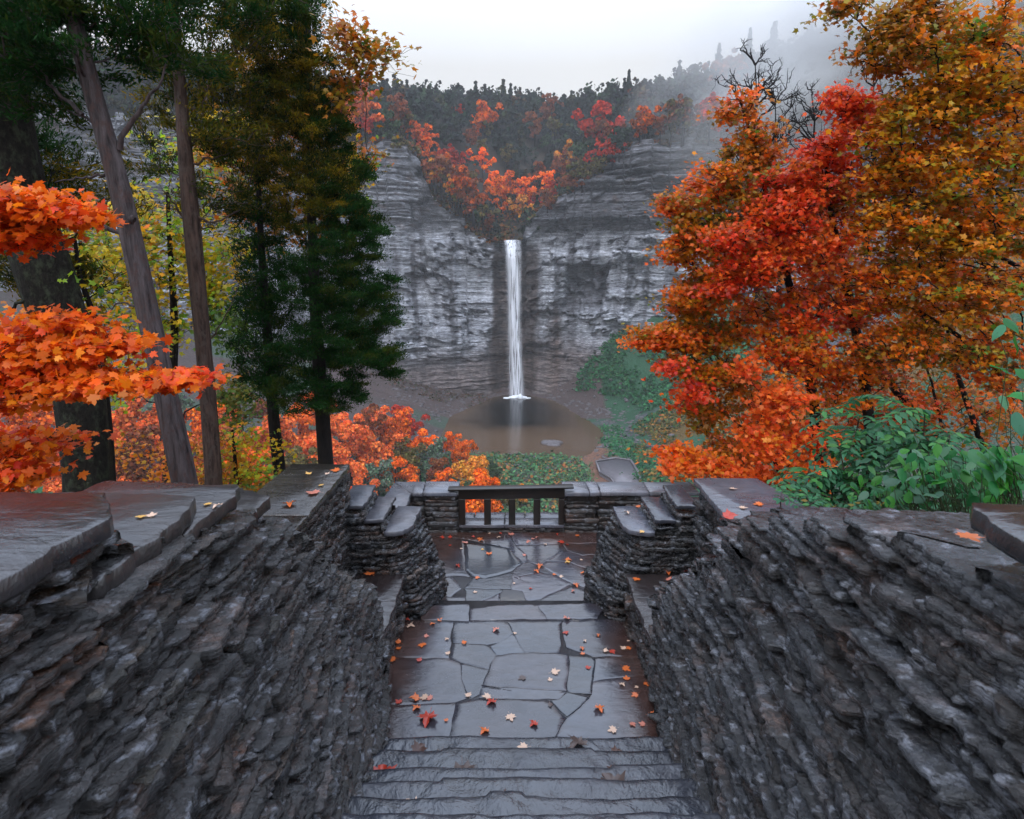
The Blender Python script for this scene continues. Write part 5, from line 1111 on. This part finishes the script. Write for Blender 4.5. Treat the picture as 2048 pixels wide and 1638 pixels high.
# ------------------------------------------------------------------ fallen leaves
flm = {}
def fl_mesh(kind):
    if kind in flm: return flm[kind]
    tv, tf = MAPLE; V = tv.copy(); V[:, 2] = (-V[:, 2]*.5 if kind == 'flat' else .35*V[:, 0]**2+.12*np.sin(V[:, 1]*7)); V[:, 2] -= V[:, 2].min(); V[:, 2] += .02
    st_ = np.array([(-.012, -.28, .03), (.012, -.28, .03), (.02, -.75, .03), (.0, -.75, .03)]); n = len(V)
    o = mk('fallen_leaf', np.vstack([V, st_]), [tf, np.array([[n, n+1, n+2, n+3]])], MAT['wetleaf'], cols=np.ones((n+4, 3))*.9); flm[kind] = o.data; bpy.data.objects.remove(o); return flm[kind]
LC = {'orange': (.75, .17, .04), 'pale': (.75, .5, .36), 'red': (.5, .05, .025), 'brown': (.1, .045, .03), 'yellow': (.8, .45, .12), 'pink': (.7, .25, .18), 'dull': (.11, .075, .065)}
def leaf_at(p, size, cname, where, rz=None, kind=None, label=None):
    o = bpy.data.objects.new('fallen_leaf', fl_mesh(kind or ('flat' if r5.random() < .55 else 'curled'))); SC.collection.objects.link(o)
    o.location = p; o.rotation_euler = (r5.normal()*.08, r5.normal()*.08, r5.random()*6.28 if rz is None else rz); o.scale = (size, size, size)
    o.color = (*LC[cname], 1)
    nm = {'pale': 'cream', 'dull': 'dull brown'}.get(cname, cname)
    tag(o, label or f'small {nm} leaf {where}', 'leaf', 'fallen leaves'); return o
land = [((833,262),.085,'pink'),((622,350),.06,'orange'),((1300,190),.09,'pink'),((1400,385),.06,'orange'),((1405,420),.05,'orange'),((1222,540),.09,'pale'),((1190,592),.05,'pale'),((1008,580),.08,'dull'),
        ((650,697),.06,'pale'),((775,703),.09,'pale'),((805,742),.1,'red'),((928,838),.09,'pale'),((385,850),.17,'red'),((300,720),.1,'orange'),((360,708),.09,'pale'),((395,712),.07,'pink'),((308,780),.08,'orange'),
        ((758,932),.09,'orange'),((1085,885),.08,'red'),((1515,783),.1,'orange'),((1735,885),.06,'pink'),((1800,885),.06,'pink'),((1605,922),.08,'pale'),((1690,518),.09,'orange'),((1695,583),.07,'orange'),((1665,625),.06,'pale'),((1752,692),.07,'orange'),
        ((1440,512),.06,'red'),((1508,298),.05,'orange'),((1293,280),.07,'red'),((1420,335),.04,'pale'),((370,308),.06,'pink'),((345,362),.09,'orange'),((515,420),.05,'pale'),((508,325),.05,'pale'),((265,240),.09,'pale'),((240,198),.07,'red'),
        ((462,200),.06,'orange'),((415,225),.06,'orange'),((185,348),.08,'orange'),((188,385),.06,'orange'),((148,458),.09,'orange'),((325,465),.06,'red'),((1600,405),.07,'red'),((1555,403),.06,'pale'),((1675,383),.07,'pale'),((1710,383),.06,'orange'),
        ((1745,318),.05,'red'),((1708,335),.04,'pale'),((1730,205),.08,'red'),((1690,188),.07,'red'),((1570,168),.06,'pale'),((1648,160),.07,'yellow'),((1830,620),.07,'orange'),((1870,640),.06,'orange'),((1860,830),.07,'orange'),((958,284),.04,'pale'),((190,738),.07,'red'),((1190,760),.05,'dull'),((503,862),.04,'orange'),((1762,640),.04,'pale')]
for (c_, s_, cn_) in land:
    s_ *= .85; p = at_z(*cp(*c_), LAND+.007); where = 'on the landing near the left wall' if c_[0] < 450 else 'on the landing near the right wall' if c_[0] > 1450 else 'in the middle of the landing'
    lab = {(385,850): 'large red maple leaf lying on the left part of the landing', (1222,540): 'pale cream leaf lying on the large central flagstone'}.get(c_)
    leaf_at(p, s_*.95, cn_, where, label=lab)
for (c_, s_, cn_) in [((640,795),.1,'orange'),((660,815),.09,'orange'),((845,780),.06,'pale'),((985,745),.12,'pink'),((750,735),.05,'pale'),((870,738),.05,'red'),((500,835),.07,'pink'),((325,775),.07,'red'),((240,785),.08,'red'),((575,775),.06,'red'),((1165,832),.08,'pink'),((1215,795),.07,'pink'),((1260,780),.06,'pink'),((1350,855),.05,'pale'),((1525,830),.12,'red'),((1480,745),.06,'red'),((1695,758),.07,'orange'),
        ((745,960),.09,'orange'),((672,908),.05,'yellow'),((1125,970),.06,'pink'),((1290,1090),.13,'orange'),((1255,1145),.1,'orange'),((1590,1025),.1,'orange'),((1595,1048),.08,'yellow'),((1740,1020),.05,'pale'),((1750,1165),.07,'orange'),((410,1085),.09,'red'),((615,1213),.07,'orange'),((1520,1200),.06,'pale'),((1445,1178),.06,'orange'),((1680,1295),.1,'orange'),((1650,1355),.06,'pink'),((595,1368),.06,'pale'),((1190,1330),.05,'red'),((400,1475),.05,'pale'),((1015,1273),.04,'pale'),((325,865),.05,'red'),((445,900),.05,'pale'),((470,830),.06,'pink'),((1590,855),.05,'red')]:
    leaf_at(at_z(*cq(*c_), TERR+.007), s_*.75, cn_, 'on the wet terrace floor near the railing' if c_[1] < 900 else 'on the terrace floor near its entrance')
def stepz(y):
    for i, yn in enumerate(nos):
        if y > yn: return LAND+.152*i
    return LAND+.152*len(nos)
for (c_, s_, cn_, lab) in [((1015,1037),.07,'pale',None),((1380,1020),.13,'dull','curled grey brown leaf on the lowest steps right of centre'),((1285,1085),.1,'brown','brown leaf with a green edge on the second step'),((465,1105),.12,'dull',None),((320,1060),.1,'brown','dark curled leaf on the lowest step near the left wall'),((610,1210),.17,'dull','large curled grey brown leaf left of the middle of the steps'),
        ((705,1160),.1,'brown',None),((825,1280),.1,'brown',None),((505,1390),.17,'brown','dark brown leaf with pointed lobes near the bottom left of the steps'),((880,1440),.12,'brown',None),((1605,1195),.08,'brown',None),((1600,1320),.17,'dull','folded grey brown leaf near the right side of the nearest steps'),((1310,1390),.05,'pale',None),((1445,1392),.06,'pink',None),((1495,1250),.04,'orange',None),
        ((1620,1075),.07,'brown',None),((75,1240),.15,'red','red leaf against the foot of the left wall on the steps'),((2235,1330),.19,'orange','bright orange red maple leaf against the foot of the right wall on the steps'),((690,1500),.12,'brown',None),((200,1215),.06,'brown',None),((285,1415),.07,'pale',None)]:
    px, py = cp(*c_)
    z = -2.9
    for _ in range(12): z = stepz(at_z(px, py, z)[1])
    p = at_z(px, py, z+.02); leaf_at(p, s_, cn_, 'on the wet steps', kind='curled' if cn_ in ('brown', 'dull') else None, label=lab)
for (px, py, z, s_, cn_, lab) in [(628,985,-1.61,.11,'pink','pink red leaf on the brown slab of the tall left alcove wall'),(580,1009,-1.61,.1,'orange','orange leaf at the near end of the brown slab of the tall left wall'),(672,940,-1.61,.08,'orange','orange leaf at the far end of the brown slab of the tall left wall'),
        (617,948,-1.61,.05,'yellow','tiny yellow leaf near the far left of the brown slab'),(643,970,-1.61,.05,'yellow','tiny yellow leaf in the middle of the brown slab'),(655,948,-1.61,.04,'pale','tiny pale leaf near the far end of the brown slab'),
        (415,1008,-.75,.03,'yellow','yellow leaf near the back of the second slab of the left wall'),(436,1012,-.75,.035,'pale','pale leaf on the third slab of the left wall'),(282,1033,-.685,.03,'yellow','yellow leaf on the second slab of the left wall'),(303,1030,-.685,.03,'pale','pale leaf beside the yellow one on the left wall'),
        (740,1146,-2.59,.1,'orange','orange leaf on the left bench seat'),(1336,1144,-2.59,.11,'orange','orange leaf on the right bench seat near its back'),(1372,1143,-2.59,.1,'red','red leaf in the corner of the right bench seat'),(1273,1158,-2.59,.07,'orange','orange leaf at the open end of the right bench seat'),(1338,1160,-2.59,.07,'pink','pink leaf on the right bench seat'),
        (1459,1035,-1.59,.11,'red','red leaf at the near edge of the pale slab on the right'),(1518,1008,-1.59,.07,'orange','orange leaf at the outer edge of the pale slab on the right'),(1485,1015,-1.59,.06,'pale','pale leaf on the pale slab on the right'),(1465,977,-1.59,.06,'pale','pale leaf at the far end of the pale slab on the right'),
        (1277,1013,-2.18,.07,'orange','orange leaf on the rounded coping right of the terrace entrance'),(1254,1025,-2.18,.07,'pale','pale leaf on the rounded coping right of the terrace entrance'),(1284,1063,-2.18,.05,'yellow','small yellow leaf at the near rim of the right rounded coping'),(1937,1073,-.6,.055,'orange','bright orange leaf lodged on the right wall near the camera')]:
    leaf_at(at_z(px, py, z), s_, cn_, '', label=lab)

# ------------------------------------------------------------------ mist on the ridge, haze over the gorge
def volmat(name, dens, col=(1, 1, 1), noise=None, ani=0.):
    m = bpy.data.materials.new(name); m.use_nodes = True; n = m.node_tree.nodes; n.remove(n['Principled BSDF']); v = n.new('ShaderNodeVolumePrincipled')
    v.inputs['Color'].default_value = (*col, 1); v.inputs['Density'].default_value = dens; v.inputs['Anisotropy'].default_value = ani
    m.node_tree.links.new(v.outputs[0], n['Material Output'].inputs['Volume'])
    return m, v
m, v = volmat('pale_haze', .00028, (.95, .97, 1))
o = mk('haze', box(-430, 430, -26, 470, -56, 175), [CF], m); o['kind'] = 'stuff'; o['label'] = 'thin pale haze filling the gorge'

# low cloud drifting over the right hand ridge
m, v = volmat('drifting_mist', .0, (1, 1, 1))
n = m.node_tree.nodes; L2 = m.node_tree.links.new
tc2 = n.new('ShaderNodeTexCoord'); ln2 = n.new('ShaderNodeVectorMath'); ln2.operation = 'LENGTH'; L2(tc2.outputs['Object'], ln2.inputs[0])
nz2 = n.new('ShaderNodeTexNoise'); nz2.inputs['Scale'].default_value = 1.7; nz2.inputs['Detail'].default_value = 3; L2(tc2.outputs['Object'], nz2.inputs['Vector'])
mr = n.new('ShaderNodeMapRange'); mr.inputs['From Min'].default_value = 1.; mr.inputs['From Max'].default_value = .1; mr.inputs['To Min'].default_value = 0; mr.inputs['To Max'].default_value = 1
L2(ln2.outputs['Value'], mr.inputs['Value'])
r3 = n.new('ShaderNodeMapRange'); r3.inputs['From Min'].default_value = .36; r3.inputs['From Max'].default_value = .62; L2(nz2.outputs['Fac'], r3.inputs['Value'])
m1 = n.new('ShaderNodeMath'); m1.operation = 'MULTIPLY'; L2(mr.outputs[0], m1.inputs[0]); L2(r3.outputs[0], m1.inputs[1])
m2 = n.new('ShaderNodeMath'); m2.operation = 'MULTIPLY'; L2(m1.outputs[0], m2.inputs[0]); m2.inputs[1].default_value = .19; L2(m2.outputs[0], v.inputs['Density'])
th_ = np.linspace(0, math.pi, 14)[:, None]; ph_ = np.linspace(0, 2*math.pi, 24, endpoint=False)[None]
V = np.stack([np.sin(th_)*np.cos(ph_), np.sin(th_)*np.sin(ph_), np.cos(th_)+0*ph_], -1).reshape(-1, 3)
i = np.arange(13)[:, None]*24; j = np.arange(24)[None]
o = mk('mist', V, [np.stack([i+j, i+24+j, i+24+(j+1) % 24, i+(j+1) % 24], -1).reshape(-1, 4)], m)
c_ = at_y(1740, 115, 228); o.location = tuple(c_); o.scale = (92, 40, 46); o.rotation_euler = (0, R(-18), R(-20)); o['kind'] = 'stuff'; o['label'] = 'low cloud drifting over the wooded ridge on the right'

# things that would otherwise read alike are told apart by their order from left to right
ORD = 'first second third fourth fifth sixth seventh eighth ninth tenth eleventh twelfth thirteenth fourteenth fifteenth'.split()
NUM = 'zero one two three four five six seven eight nine ten eleven twelve thirteen fourteen fifteen'.split()
same = {}
for o in SC.objects:
    if o.get('category') and not o.parent: same.setdefault(o.get('label'), []).append(o)
for lab, os_ in same.items():
    if 1 < len(os_) <= 15:
        os_.sort(key=lambda q: q.location.x/max(q.location.y, .1))
        for k, o in enumerate(os_): o['label'] = f'{lab}, {ORD[k]} of {NUM[len(os_)]} from left'
